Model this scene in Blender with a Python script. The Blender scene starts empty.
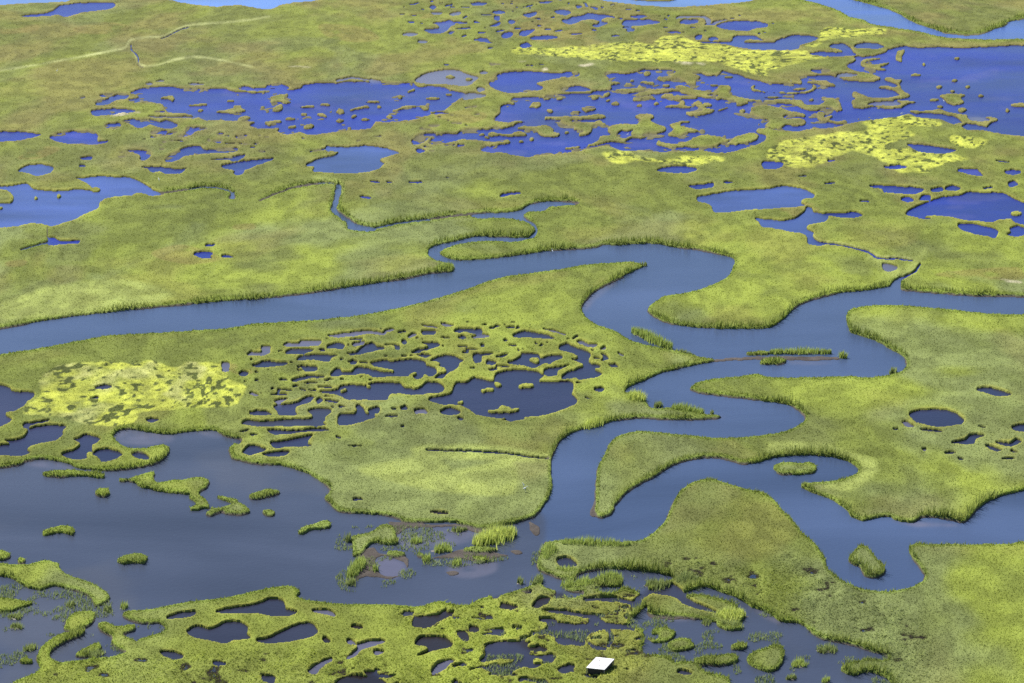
import bpy, math, random
import numpy as np
from mathutils import Vector
random.seed(7); rng = np.random.default_rng(11)
sc = bpy.context.scene
IMW, IMH = 1024, 683
# ---------------------------------------------------------------- shorelines
# Each line: kind | outline.  "c r:" = survey sheet (256 x 171 units, 4 divisions per unit),
# "x y 8:" = detail sheet, "g:" = plain units.  All are laid out on the ground plane.
# W? = water (c creek, l lagoon, p pool, u upper pool, b bay, s shallow), L = land, M = mud flat, H? = narrow ditch/slot (first number = width)
SHORE = """
Wb|g: -420 6 -150 5 0 5 30 3 67 1.2 80 -4 150 -4 175 1 185 3 200 5.5 217 6.5 240 5 256 8 271 9 286 3.5 318 0 330 -8 300 -62 -420 -62
Wb|g: 585 -62 590 -8 601 0 620 2.5 642 5.5 675 7 692 6.3 725 3.7 752 .7 765 -8 770 -62
L|g: 625 -62 628 -3 640 .6 670 1.4 678 -3 684 -62
Wr|3 0: 250 -250 300 -20 340 0 400 15 480 40 540 65 560 80 620 105 700 130 780 140 850 135 900 118 940 105 960 90 1023 75 1300 40 2600 20 2600 150 1300 150 1023 155 900 158 780 155 700 150 600 125 500 110 420 98 370 75 330 70 290 45 200 15 140 0 60 -40 0 -250
Wu|0 0: 85 65 200 50 240 25 320 13 457 13 457 28 430 38 330 50 270 68 230 60 140 68
Hu 4|0 0: 520 165 525 200 550 225 555 262 575 272
Hu 3|0 0: 640 160 670 145 720 120 760 108
Wu|0 0: -600 520 -60 530 60 527 130 533 165 540 120 553 80 563 0 567 -60 565 -600 570
Wu|0 0: 200 552 230 535 300 525 370 528 392 545 385 560 400 568 440 563 400 578 310 578 240 570
Wq|g: 18 171 28 166 42 164.5 54 168 50 173 38 176.5 30 174
Wu|0 0: 315 632 345 628 368 625 365 640 340 640
Wu|0 0: 505 605 540 602 590 605 605 620 580 642 560 640 565 625 530 612
Wu|0 0: 660 640 680 620 715 605 740 590 800 585 815 600 870 598 950 592 945 608 870 612 800 618 740 625 700 645 670 650
Wu|0 0: 830 640 900 632 960 622 985 618 960 640 930 645 915 640
Wu|g: 221 166.5 235 163 256 160 275 158.5 266 162.5 256 166 245 170 230 170
Wu|g: 148 169 151.4 172.5 157 172 162 171.5 166.5 173 173 172.9 180 171 188.5 168.6 174 170 167 168 158 166.8 146 167.5 139.4 167.5
Hu 5|0 0: 470 628 505 628
Hu 6|0 0: 315 665 345 665
Wq|0 1: -1000 60 -60 75 0 65 60 58 130 48 145 40 320 30 400 22 450 25 520 28 545 38 590 60 610 78 640 88 655 95 610 100 580 95 540 100 500 98 440 105 410 115 395 130 390 150 340 170 310 190 260 205 230 215 205 222 190 215 130 208 80 218 0 228 -60 230 -1000 240
L|0 1: 100 40 140 75 190 80 250 82 310 74 350 78 378 76 365 60 335 42 290 26 200 22
L|0 1: 133 108 142 100 152 106 148 116 138 117
L|0 1: 223 100 235 91 247 98 244 110 230 112
L|0 1: 357 72 380 64 405 72 395 84 372 85
L|0 1: 525 100 550 86 590 92 590 102 560 106
L|0 1: -200 85 20 75 55 100 45 128 0 130 -200 135
L|0 1: -200 140 15 142 12 152 0 157 -200 160
Hc 4.5|0 1: 640 90 700 82 760 75 820 65 880 70 915 80 935 100
Wc|0 1: 912 112 925 90 938 85 940 108 930 114
Hc 4|0 1: 190 225 190 262 195 285 140 300 80 318
Wu|0 1: 195 270 215 268 240 280 320 280 310 290 250 293 195 297
Wu|0 1: 595 -12 660 -10 735 -5 725 10 690 14 665 12 640 4
Wu|0 1: 935 8 950 0 975 0 970 12 945 20
Wu|0 1: 818 302 830 294 862 294 845 302
Wu|0 1: 775 335 790 326 850 325 850 335 830 340 850 350 800 348
Wu|0 1: 882 342 900 336 935 345 905 348
Hc 4.5|1 1: 10 122 40 110 80 92 150 68 240 52 300 48 328 65 322 110 308 158
Wc|1 1: 300 158 310 112 318 66 330 52 342 66 334 115 322 150 345 172 368 196 350 200 322 178
Wc|1 1: 340 175 370 190 400 212 440 222 482 230 470 242 420 240 370 232 362 205
Hc 6|1 1: 470 234 480 229 560 212 650 200 740 188 830 176 900 172
Hu 4|1 1: 458 43 495 47
Hu 4|1 1: 520 44 545 47
Hu 5|1 1: 612 46 665 44
Hu 6|1 1: 415 104 462 108
Hu 4|1 1: 755 29 775 29
Wu|1 1: 975 102 990 92 1050 86 1060 90 1023 95 990 104
Wq|1 0: 200 663 245 638 315 622 330 606 285 604 282 586 340 590 440 584 500 590 560 605 570 615 530 625 490 640 512 655 490 675 460 685 400 693 300 692 225 685 240 668
Hu 5|1 0: 215 610 280 596
Wu|2 0: 578 680 620 668 690 665 740 675 735 685 690 694 640 692 600 688
Wu|2 1: 705 60 760 55 805 48 805 62 770 72 735 72
Hu 6|2 1: 845 46 882 44
Wq|2 1: 740 105 780 98 850 85 920 78 1023 72; 3 1: 60 62 120 68 160 80 185 95 180 108 140 110 130 130 150 140 0 150; 2 1: 1023 150 930 155 870 163 810 163 800 145 780 128 745 122
Wq|2 1: 970 190 1023 195; 3 1: 60 200 110 190 145 165 155 145 175 148 180 165 235 175 240 190 220 205 160 215 155 235 180 245 180 265 205 285 230 295 190 297 160 290 160 265 140 250 90 242 20 228; 2 1: 1000 222 990 205
Wu|3 1: 225 172 300 170 350 165 380 178 330 187 260 182
Wu|3 1: 550 170 580 150 640 125 700 105 770 98 800 85 860 88 940 90 970 105 1000 120 1023 128 1500 130 1500 215 1023 215 985 205 970 190 920 195 900 205 840 200 780 195 720 182 640 178 590 185
L|3 1: 965 172 985 160 1015 163 1012 178 980 182
Wu|3 1: 405 62 440 58 540 65 620 70 610 85 560 93 500 88 460 85 460 72
Wu|3 1: 650 75 690 65 700 80 660 85
Wu|3 1: 705 72 735 58 770 68 750 80 715 78
Wu|3 1: 605 110 625 95 650 100 645 115 615 118
Wu|3 1: 530 112 560 105 585 118 560 125
Wu|3 1: 760 212 830 215 900 230 920 245 905 270 880 262 840 255 800 245 770 232
Wu|3 1: 965 230 1000 222 1030 230 1300 235 1300 255 1030 255 990 262 955 255 975 245
Wu|3 1: 945 0 1010 0 1005 12 980 18 950 12
Wu|3 1: 755 0 790 -8 830 -5 860 20 840 22 800 15
Wu|3 1: 960 48 985 40 1000 55 965 65
Hu 6|3 1: 120 22 155 22
Hu 5|3 1: 225 52 270 46
Hu 5|3 1: 860 70 900 66
Hu 5|3 1: 365 122 405 122
Hu 4|3 1: 600 188 650 192
Wu|3 0: 555 577 620 580 700 592 755 600 725 612 650 612 600 605
Wu|3 0: 460 668 520 662 560 666 540 676 480 676
Wu|3 0: -20 648 60 652 45 672 0 678 -20 675
Hu 7|3 0: 760 678 840 680
Hu 5|3 0: 910 645 970 650
Hu 6|3 0: 235 645 270 643
Hu 5|3 1: 180 265 200 285 300 300 400 325 440 350 520 352 580 360
Hu 6|3 1: 610 370 590 400 560 420 520 440
Wc|3 1: 490 470 500 445 520 430 540 425 530 445 530 480
Ws|3 1: 455 375 480 372 520 385 500 400 470 400
Wu|80 70 8: 400 185 440 165 500 150 590 140 700 135 760 138 800 150 900 152 1020 155; 208 70 8: 60 150 150 155 220 180 300 178 350 187 450 182 560 172 650 162 740 152 760 125 850 110 1020 108; 336 70 8: 100 96 200 96 320 102 420 106 560 110 620 106 640 125 680 140 760 130 850 140 920 165 980 180 1030 185 1010 215 960 250 920 280 880 310 860 330 800 330 750 335 750 365 690 375 650 395 560 405 470 415 400 420 320 415 290 450 270 470 170 480 60 485; 208 70 8: 1023 495 900 515 800 520 740 500 700 505 640 520 580 510 560 490 570 465 500 470 440 470 350 460 340 440 400 420 330 415 200 410 120 405; 80 70 8: 1023 405 980 395 920 370 850 350 760 345 700 335 680 310 670 290 660 275 600 265 540 265 500 260 440 262 400 250 390 235 470 225 480 215 440 195
Wu|80 70 8: 125 270 150 245 230 230 290 205 340 190 390 205 380 225 320 240 280 250 230 275 180 285 130 285
Wu|80 70 8: 155 210 200 195 260 188 255 210 200 218
Wu|80 70 8: 90 330 200 315 280 310 440 325 430 340 330 345 260 360 180 365 110 365
Wu|80 70 8: 200 445 240 430 320 430 330 450 290 470 220 470
Wu|80 70 8: 340 410 420 395 470 405 560 400 640 415 700 405 770 430 780 450 740 470 690 470 620 455 560 440 520 455 500 470 440 455 400 430
Wu|80 70 8: 560 500 620 485 690 490 700 500 650 515 590 515
Wu|80 70 8: 780 535 850 505 850 465 930 460 1030 470 920 495 880 525 800 540
Ws|80 70 8: 520 110 560 100 590 115 550 125
Ws|80 70 8: 600 95 640 85 680 92 640 100
Ws|80 70 8: 860 115 920 108 1000 115 930 125
Ws|80 70 8: 540 375 640 370 760 378 860 372 940 385 860 390 740 385 600 385
Hu 10|80 70 8: 0 225 45 218
Hu 10|80 70 8: 590 335 690 338
Hu 10|80 70 8: 640 535 790 495
Hu 12|80 70 8: 655 580 690 578
L|208 70 8: 40 340 100 325 160 315 210 305 200 290 275 290 270 305 315 325 280 340 230 345 200 355 140 345 60 345
L|208 70 8: 230 400 270 375 330 375 340 390 290 408 240 412
L|208 70 8: 500 265 510 240 495 220 530 205 600 195 645 195 640 215 610 225 640 245 670 265 620 272 580 255 540 260
L|208 70 8: 515 320 540 295 590 275 605 300 595 325 550 338
L|208 70 8: 400 305 440 288 465 295 440 310
L|208 70 8: 450 420 530 405 590 405 580 425 520 430 490 455 470 445
L|208 70 8: 610 395 640 380 710 388 680 402 640 405
L|208 70 8: 735 350 780 342 800 358 765 370
L|208 70 8: 760 460 780 435 830 430 860 450 830 470 790 480
L|208 70 8: 865 355 900 343 940 355 960 378 900 375
L|208 70 8: 630 460 700 448 710 460 660 470
L|208 70 8: 355 375 375 362 395 372 372 382
Wu|208 70 8: 240 150 300 130 370 148 460 148 470 128 560 108 620 128 650 148 560 163 450 168 340 168 260 160
Wu|208 70 8: 215 540 270 530 330 520 300 545 250 555
Wu|208 70 8: 60 515 110 505 125 518 90 530
Wu|208 70 8: 30 572 90 562 120 575 90 590
Hu 8|208 70 8: 245 590 340 600
Hu 9|208 70 8: 370 595 410 590
Hu 9|208 70 8: 450 540 490 540
Hu 10|208 70 8: 410 652 465 658
Hu 8|208 70 8: 740 545 780 548
L|80 70 8: 625 235 670 213 740 208 762 230 742 262 722 245 690 230 640 238
L|80 70 8: 840 287 900 279 1000 271 1030 278 1000 288 900 292
L|80 70 8: 730 315 755 302 785 310 755 320
L|80 70 8: 935 328 970 316 998 328 960 338
L|336 70 8: 495 205 515 195 535 215 520 237 495 230
L|336 70 8: 545 182 600 160 630 148 640 165 590 182
L|336 70 8: 440 325 490 315 530 295 580 283 650 288 640 302 560 308 500 328 460 338
L|336 70 8: 660 290 700 283 740 310 750 324 700 326 680 305
L|336 70 8: 865 196 910 186 940 198 900 210
L|336 70 8: 105 322 170 300 240 288 285 298 230 312 150 322 120 338
L|336 70 8: 20 310 60 318 70 345 40 352 0 342
L|336 70 8: 105 378 150 358 182 368 140 388
L|336 70 8: 388 378 430 363 462 378 430 393
L|336 70 8: 0 403 70 398 40 422 0 420
L|336 70 8: 85 465 120 458 118 482 90 482
L|336 70 8: 438 297 470 288 478 307 445 308
L|336 70 8: 265 230 282 215 300 228 285 240
L|336 70 8: 320 300 345 288 370 300 345 310
Ws|336 70 8: 0 78 60 67 130 57 200 67 280 77 320 80 370 92 330 95 280 87 200 80 130 72 60 86 0 92
Ws|1 0: 635 325 660 305 700 290 750 280 810 282 840 295 870 305 890 310 870 330 840 345 790 340 730 335 680 335
L|1 0: 750 310 775 300 800 308 780 316
L|1 0: 835 318 850 310 870 318 850 326
Wu|336 70 8: 600 580 640 535 700 515 790 510 800 525 750 545 730 565 680 590 620 600
Wu|1 0: 690 572 715 548 760 535 800 540 820 525 870 517 930 525 960 540 1000 548 1000 565 950 570 880 562 820 558 770 570 710 578
L|1 0: 905 548 935 540 960 548 930 556
Wu|336 70 8: 640 640 670 630 720 650 690 662 650 662
Hu 9|336 70 8: 750 350 910 350
Wu|336 70 8: 735 448 800 442 840 448 780 462
Wu|336 70 8: 920 430 1000 425 1010 433 960 438
Hu 10|336 70 8: 865 605 960 602
Hu 10|336 70 8: 160 572 200 570
Hu 8|336 70 8: 300 535 380 530
Wu|464 60 8: 195 190 240 160 270 120 330 100 440 96 500 93 620 97 700 105 780 106 860 95 860 115 920 105 915 130 870 140 790 135 800 120 760 150 680 160 620 175 570 190 600 205 630 215 620 240 540 255 440 262 350 262 280 245 220 215
Ws|464 60 8: 0 275 90 268 180 280 160 300 80 310 0 320
Ws|464 60 8: 100 235 140 220 165 240 130 255
Ws|464 60 8: 120 100 170 92 195 105 150 118
Hu 10|464 60 8: 0 385 110 375
Hu 10|464 60 8: 85 440 130 435
Hu 10|464 60 8: 200 38 290 40
Hu 10|464 60 8: 490 50 560 45
Hu 9|464 60 8: 600 38 640 36
Wu|464 60 8: 775 245 830 222 920 212 1000 228 1010 250 920 256 830 255
Wu|464 60 8: 250 490 240 470 290 430 300 370 375 350 380 312 440 303 560 300 640 303 660 285 760 280 840 274 940 272 1020 270; 592 60 8: 10 256 80 250 150 240 165 225 150 205 200 195 260 185 200 175 140 168 130 140 100 120 110 104 200 110 300 114 380 88 420 76 520 80 600 80 640 82 700 95 760 110 860 105 920 128 1020 122; 720 60 8: 20 88 100 110 150 118 200 142 280 162 360 182 420 192 560 196 660 192 640 145 720 136; 768 20 8: 300 452 400 450 500 455 520 442 540 450 600 470 700 480 800 485 900 480 900 460 840 440 790 425 700 405 640 380 630 360 680 345 705 320 690 305 720 290 830 292 900 275 950 250 960 240 1020 225; 3 0: 540 185 600 192 700 190 780 193 900 188 1023 182 1600 178 2600 178 2600 540 1600 560 1023 545 960 540 880 525 800 502 770 492 740 497 690 477 600 470 560 456 520 467 440 477 380 484 330 494 260 512 190 517 120 527 60 524 0 537; 2 0: 1010 562 980 577 930 594 870 609 820 612 760 602 700 604 600 609 520 604 440 602 380 584 280 602 200 614 130 620 60 629 0 620; 1 0: 1000 612 930 610 895 598 930 582 980 577 1020 572; 464 60 8: 250 640 180 610 60 590 0 575 100 562 200 558 260 540 340 545 400 530 380 510 320 495
L|464 60 8: 280 520 350 505 400 490 500 490 580 490 640 470 650 448 700 453 800 448 920 448 1020 438; 592 60 8: 30 430 90 433 122 460 60 477 0 479; 464 60 8: 900 484 820 488 760 484 700 474 650 479 610 503 540 503 440 508 400 524 330 548 300 553 280 543
L|464 60 8: 180 602 220 575 300 588 370 593 420 572 480 577 512 600 440 616 350 616 280 608 220 616
L|464 60 8: 415 545 480 528 560 532 600 523 680 523 712 545 722 573 778 588 742 616 660 620 600 604 588 577 560 560 450 560
L|464 60 8: 0 660 40 643 180 648 240 663 320 648 340 632 382 655 330 675 200 692 0 692
L|464 60 8: 530 362 560 338 610 338 622 365 580 388 545 378
L|464 60 8: 652 407 690 390 720 408 690 428
L|464 60 8: 732 312 770 298 802 312 760 326
L|464 60 8: 362 352 390 338 415 348 385 362
L|464 60 8: 938 390 980 378 1020 385; 592 60 8: 40 383 30 400 0 410; 464 60 8: 970 420
L|464 60 8: 428 653 455 642 482 655 455 666
L|464 60 8: 515 637 548 623 572 640 540 652
L|464 60 8: 798 582 830 568 852 580 820 593
L|464 60 8: 750 490 830 483 900 500 1020 496; 592 60 8: 60 498 126 508 100 524 40 518 10 535 ; 464 60 8: 1020 580 980 604 920 614 925 585 965 572 900 564 850 558 880 540 800 518
L|592 60 8: 580 122 640 110 690 85 760 85 860 90 910 85 880 108 800 110 860 125 866 145 832 170 836 202 780 198 720 168 690 148 620 168 540 168 510 150 540 133 600 145 640 130
L|592 60 8: 418 100 442 86 466 100 466 122 440 134 420 122
L|592 60 8: 383 175 430 168 502 183 492 207 440 192 390 187
L|592 60 8: 295 170 320 160 345 168 320 178
L|592 60 8: 160 247 260 230 350 228 380 198 412 225 432 247 380 254 300 268 260 258
L|592 60 8: 338 282 400 260 480 238 560 230 640 228 692 240 640 254 560 268 520 278 450 282 380 293
L|592 60 8: 320 320 340 300 380 300 440 290 500 303 522 320 460 316 400 316 370 333 330 331
L|592 60 8: 548 290 580 270 650 275 642 297 590 311 550 308
L|592 60 8: 650 205 700 203 760 210 820 238 900 248 950 260 1020 248 1030 278 940 282 900 294 820 295 760 278 720 268 690 238
L|592 60 8: 618 302 680 284 740 283 800 293 872 305 800 318 730 315 680 328 640 318
L|592 60 8: 565 380 620 363 690 353 720 323 747 340 742 363 802 378 760 393 700 386 640 384
L|592 60 8: 803 345 850 328 887 345 872 363 910 343 957 350 962 372 905 382 988 400 955 428 880 444 800 452 748 434 760 415 830 418 888 403 850 382 820 362
L|592 60 8: 553 210 590 198 628 210 590 222
L|592 60 8: 93 277 130 260 152 275 120 298 95 293
L|592 60 8: 0 283 40 283 62 300 30 321 0 315
L|592 60 8: 108 323 140 313 153 328 120 338
L|592 60 8: 153 347 190 333 232 350 200 366 165 361
L|592 60 8: 353 367 390 353 407 372 370 381
L|592 60 8: 488 352 520 338 547 352 510 366
L|592 60 8: 408 382 430 374 448 382 428 390
L|592 60 8: 978 312 1010 298 1042 310 1010 325
L|592 60 8: 125 562 140 530 200 515 280 510 360 510 390 480 360 470 348 442 420 428 490 438 493 470 472 485 520 510 580 528 588 570 520 592 460 593 400 603 442 615 420 632 330 628 280 648 250 668 180 658 80 672 20 688 -60 700 -60 690 50 640 60 610 150 600 130 580
Wu|592 60 8: 205 595 240 570 290 575 340 560 300 590 320 605 260 628 200 620
L|2 0: 180 603 240 590 320 582 350 560 400 555 440 550 400 562 350 578 270 592
L|592 60 8: 620 520 660 498 735 498 705 520 760 538 852 558 852 578 760 588 700 616 630 616 588 600 630 575 650 553
L|2 0: 573 577 588 558 602 569 650 574 700 563 760 538 820 543 872 560 832 577 800 592 700 590 620 590
L|2 0: 858 577 900 543 960 528 987 540 977 562 920 577
L|720 60 8: 283 570 310 546 380 544 470 563 560 576 640 563 760 543 850 546 800 570 700 605 600 640 500 650 420 630 370 608 310 592
L|720 60 8: 238 442 250 383 330 363 400 368 500 388 560 408 640 423 692 440 672 462 600 452 520 447 500 460 560 470 640 468 688 490 672 523 590 533 540 518 480 554 380 544 358 516 400 490 340 472 280 453
L|720 60 8: -20 402 60 378 130 363 120 330 60 327 -20 308 -20 283 100 288 160 298 220 308 330 323 450 316 560 318 650 323 690 358 780 358 830 343 838 308 930 308 967 345 972 385 992 400 930 416 890 382 820 388 780 409 710 409 620 373 560 353 450 348 350 338 222 331 228 350 170 368 100 378 40 398 -20 416
L|720 60 8: 148 407 180 393 218 405 180 428 155 421
L|720 60 8: 250 215 290 193 272 225 320 245 400 255 480 255 570 262 660 256 720 238 740 215 700 198 762 203 778 225 742 252 680 271 560 275 450 268 330 261 258 247
L|720 60 8: -10 213 80 203 97 235 72 260 102 288 -10 292
L|720 60 8: 688 172 780 163 860 168 882 185 934 200 922 218 860 211 780 193 700 188
L|720 60 8: 778 417 810 408 852 430 832 458 900 438 913 455 872 475 940 488 1000 478 1030 500 960 518 880 503 800 488 778 472
L|720 60 8: 703 327 740 310 758 325 720 338
L|3 0: 333 377 350 367 400 387 460 394 520 383 545 374 572 379 542 396 500 401 560 404 607 411 560 418 530 433 470 438 430 428 380 435 343 433 333 406 350 395
Ws|3 0: 395 418 440 408 500 405 530 412 520 422 450 422
L|3 0: 368 245 400 236 492 230 405 246 388 254 440 257 492 249 462 267 442 270 492 283 440 283 400 273 373 264
L|3 0: 463 320 480 308 510 318 537 320 528 340 543 365 573 380 550 393 525 378 500 363 463 352 518 345 500 332
L|3 0: 258 290 300 284 340 289 420 309 452 315 420 328 360 325 300 321 258 307
Ws|3 0: 272 300 310 292 360 300 330 308 290 307
Wu|3 0: 165 216 210 208 270 211 305 207 285 198 245 187 265 177 302 175 320 187 340 197 362 205 360 218 320 225 270 228 215 224
L|3 0: 323 182 350 170 400 172 465 180 477 205 430 223 380 228 348 217
Wu|3 0: 345 190 360 176 400 172 440 176 465 188 440 193 390 194
Wu|3 0: 170 283 200 277 250 282 230 290 190 291
Wu|3 0: 125 310 170 305 250 302 300 320 240 322 180 318
L|3 0: 558 442 620 445 690 437 720 449 800 461 900 469 922 481 890 493 870 513 790 503 758 473 700 458 640 453 590 455
Wu|3 0: 775 505 800 495 870 508 860 520 800 520
Ws|3 0: 800 465 860 470 890 480 850 488 810 480
L|3 0: 683 382 740 374 797 380 772 391 787 410 750 423 715 413 700 397
L|3 0: 508 240 520 203 552 200 537 225 537 247
L|3 0: 612 258 624 252 636 258 624 264
L|3 0: 735 234 760 228 775 234 758 240
L|3 0: 730 325 745 316 760 323 745 331
L|3 0: 670 350 684 338 697 348 684 356
L|3 0: 787 348 798 340 810 347 798 354
L|3 0: 722 366 737 360 752 366 737 371
L|3 0: 832 384 850 378 868 384 850 390
L|3 0: 908 442 918 436 928 441 918 448
L|3 0: 945 443 957 434 968 443 957 451
L|3 0: 755 440 775 430 800 440 775 451
L|3 0: 965 422 1000 412 1050 416 1040 428 1000 430
L|3 0: 540 250 548 246 557 250 548 255
L|3 0: 670 428 690 420 702 427 688 434
Wu|656 0 8: 485 210 560 180 680 170 800 172 890 190 890 215 800 225 730 248 650 248 560 235
Wu|656 0 8: 190 175 230 160 330 160 330 185 260 195 200 190
Wu|656 0 8: 310 300 340 280 370 280 360 310 330 322
Wu|656 0 8: 320 335 420 335 540 340 610 330 615 300 680 285 790 285 820 305 850 320 960 325 1020 300; 3 0: 60 155 110 140 200 150 180 165 130 180 120 198 0 200; 656 0 8: 1020 395 900 400 780 395 680 380 580 360 500 348 400 345
L|656 0 8: 688 337 740 316 830 323 960 323 962 337 840 344 720 345
Wu|656 0 8: 420 305 480 298 500 318 430 322
Ws|656 0 8: 160 150 200 130 300 128 400 135 440 160 430 185 400 185 390 150 300 140
Ws|656 0 8: 450 180 520 160 580 158 540 170 470 192
Hu 9|656 0 8: 60 220 100 222
Hu 9|656 0 8: 70 262 230 262
Hu 10|656 0 8: 390 200 480 195
Wu|528 0 8: 215 90 250 80 330 85 345 105 300 120 240 110
Wu|528 0 8: 270 165 330 155 350 135 440 125 480 105 560 115 680 130 700 145 620 145 590 155 570 165 500 155 430 165 370 190 330 195 290 180
Wu|528 0 8: 510 205 560 190 580 170 640 185 600 205 550 220
Wu|528 0 8: 750 190 780 165 870 158 960 160 1020 165 1060 180 970 195 880 208 770 208
Wu|528 0 8: 820 130 900 125 960 130 900 145 830 140
Wu|528 0 8: 385 50 410 42 435 55 400 68
Wu|528 0 8: 530 65 560 58 562 78 535 76
Wu|528 0 8: 0 138 0 112 70 100 60 125 20 138
Wu|528 0 8: -10 270 0 242 60 238 30 265
Wu|528 0 8: 20 310 60 290 150 285 210 290 240 300 180 312 100 320 40 320
Wu|528 0 8: -20 362 40 368 0 384 -20 384
Wu|528 0 8: 80 20 180 10 200 15 140 30
Wu|528 0 8: 785 245 850 230 852 250 800 254
Hu 10|528 0 8: 330 275 440 270
Hu 10|528 0 8: 660 295 740 285
Hu 11|528 0 8: 510 245 550 245
Hu 10|528 0 8: 210 250 280 240
Hu 10|528 0 8: 180 145 220 135
Hu 10|528 0 8: 500 62 540 60
Wu|528 0 8: 750 225 790 218 840 225 800 232
Wu|400 0 8: 190 240 260 235 320 225 300 200 260 185 330 178 400 160 430 180 440 200 400 215 380 250 300 270 240 265
Wu|400 0 8: 238 62 260 43 292 60 270 82
Ws|400 0 8: 245 105 340 98 330 115 270 118
Wu|400 0 8: 570 25 650 20 700 30 640 45 590 42
Ws|400 0 8: 20 275 80 265 150 275 110 288 40 288
Wu|400 0 8: 748 135 800 133 792 167 760 162
Wu|400 0 8: 740 98 800 88 852 100 790 114
Wu|400 0 8: 615 320 650 303 702 315 712 335 660 340
Wu|400 0 8: 812 285 840 260 902 265 882 300 830 307
Wu|400 0 8: 952 275 980 248 1030 243 1030 282 980 287
Wu|400 0 8: 862 180 890 158 922 170 900 194
Wu|400 0 8: 982 120 1030 106 1030 142
Wu|400 0 8: 718 212 800 178 795 200 740 217
Wu|400 0 8: 958 360 1030 343 1030 382 980 382
Ws|400 0 8: 390 115 430 100 485 98 470 118 420 127
Hu 9|400 0 8: 70 40 160 25
Hu 10|400 0 8: 440 235 570 228
Hu 10|400 0 8: 490 300 540 285
Hu 9|400 0 8: 650 120 740 122
Hu 10|400 0 8: 60 175 120 180
Hu 10|400 0 8: 620 265 690 262
Hu 10|400 0 8: 770 255 840 240
Hu 9|400 0 8: 590 325 620 318
Hu 10|400 0 8: 700 340 740 347
Hu 10|400 0 8: 700 390 750 385
Hu 10|400 0 8: 910 230 980 230
Hu 9|400 0 8: 400 60 440 60
Hu 10|400 0 8: 430 180 550 185
Hu 9|400 0 8: 360 50 430 35
Hu 9|400 0 8: 500 150 540 130
Ws|400 0 8: 140 335 180 322 225 332 190 350
Hu 8|400 0 8: 350 520 400 518
Hu 9|400 0 8: 710 515 800 520
Ws|240 320 8: 55 285 80 262 170 262 175 215 240 215 240 265 190 285 120 288
Ws|240 320 8: 350 210 380 185 470 190 490 170 650 170 630 205 560 210 450 210
Wp|240 320 8: 690 225 720 200 800 185 840 200 820 240 760 232
Wp|240 320 8: 360 270 400 240 470 230 590 238 520 270 430 278
Wp|240 320 8: 455 325 470 300 540 285 680 280 780 290 740 300 720 335 680 340 600 322 530 325
Wp|240 320 8: 100 370 180 335 220 330 330 345 390 345 360 365 240 378 150 380
Wp|240 320 8: 500 385 540 375 610 372 610 410 530 415
Hp 9|240 320 8: 460 380 560 372
Hp 9|240 320 8: 455 405 500 408
Wp|240 320 8: 0 420 50 418 67 440 30 457 0 442
Wp|240 320 8: 725 447 760 400 800 393 812 417 900 417 930 385 1020 375; 368 320 8: 20 345 150 325 180 337 300 320 400 318 450 335 470 365 530 380 550 400 540 440 480 455 440 440 450 470 380 475 330 460 280 455 200 455 100 460 50 460 0 437; 240 320 8: 980 432 900 442 830 442 770 457
L|368 320 8: -20 340 10 345 50 373 120 386 214 405 203 424 120 418 50 403 0 388 -40 386
L|368 320 8: 316 467 338 430 386 418 388 442 358 456 382 480 440 463 448 438 478 443 482 463 540 448 545 472 480 486 400 496 330 490
Wp|240 320 8: 412 487 470 465 560 448 680 458 640 470 560 467 490 487 440 497
Hp 9|240 320 8: 880 160 980 155
Ws|240 320 8: 895 200 940 180 1000 175 980 200 920 212
Wp|240 320 8: 860 270 930 262 970 225 1020 195; 368 320 8: 40 190 70 215 130 220 120 240 50 250 0 264; 240 320 8: 960 280 890 287
Ws|240 320 8: 700 125 780 115 900 100 1020 86; 368 320 8: 100 100 150 115 120 125 0 112; 240 320 8: 1020 116 920 130 800 142 760 140
Wp|240 320 8: 780 560 800 535 880 520 960 525 1020 525; 368 320 8: 60 505 150 505 260 510 290 545 380 555 430 540 460 505 520 500 580 510 610 540 600 575 560 588 490 590 420 598 330 602 240 590 170 600 160 640 90 648 0 642; 240 320 8: 930 642 850 637 810 612 740 592 660 587 700 575
L|240 320 8: 786 572 840 548 868 565 820 590
L|368 320 8: -10 520 32 530 27 548 -10 548
Hp 13|240 320 8: 620 540 740 545
Hp 13|240 320 8: 640 580 760 570
Hp 11|240 320 8: 420 540 470 530
Hp 12|240 320 8: 480 555 530 572
Hp 10|240 320 8: 300 560 420 570
Hp 12|240 320 8: 245 605 380 600
Hp 12|240 320 8: 312 550 305 595
Hp 14|240 320 8: 680 648 790 660
Hp 10|240 320 8: 120 490 155 488
Hp 8|240 320 8: 120 420 150 425
Hp 9|240 320 8: 245 555 270 552
Hp 9|240 320 8: 795 320 830 316
Hp 10|240 320 8: 800 480 830 478
Ws|240 320 8: 75 590 100 580 150 605 120 610
Ws|240 320 8: 275 655 320 640 390 630 340 658 300 668
Wp|240 385 8: 280 165 400 155 470 135 520 105 555 90 590 105 560 140 500 160 445 180 445 215 460 240 400 245 310 245 300 215 270 180
Wp|240 385 8: 70 225 130 212 200 215 260 240 180 248 100 245
Wg|240 385 8: 10 310 60 285 160 295 280 290 420 278 550 275 590 260 570 235 540 210 590 192 680 195 725 200 720 230 680 260 680 290 640 300 690 325 600 335 480 330 400 340 300 332 200 340 60 325
Wp|240 385 8: 220 365 280 360 380 370 520 362 640 352 720 365 600 378 480 385 380 398 280 400 240 385
Wp|240 385 8: 245 465 340 455 440 435 580 405 560 440 540 470 570 490 480 500 360 500 290 512 260 490
Wp|240 385 8: 20 540 60 495 120 488 210 520 180 540 120 560 80 568
Wp|240 385 8: 180 560 280 540 400 535 380 560 320 578 230 575
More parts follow.
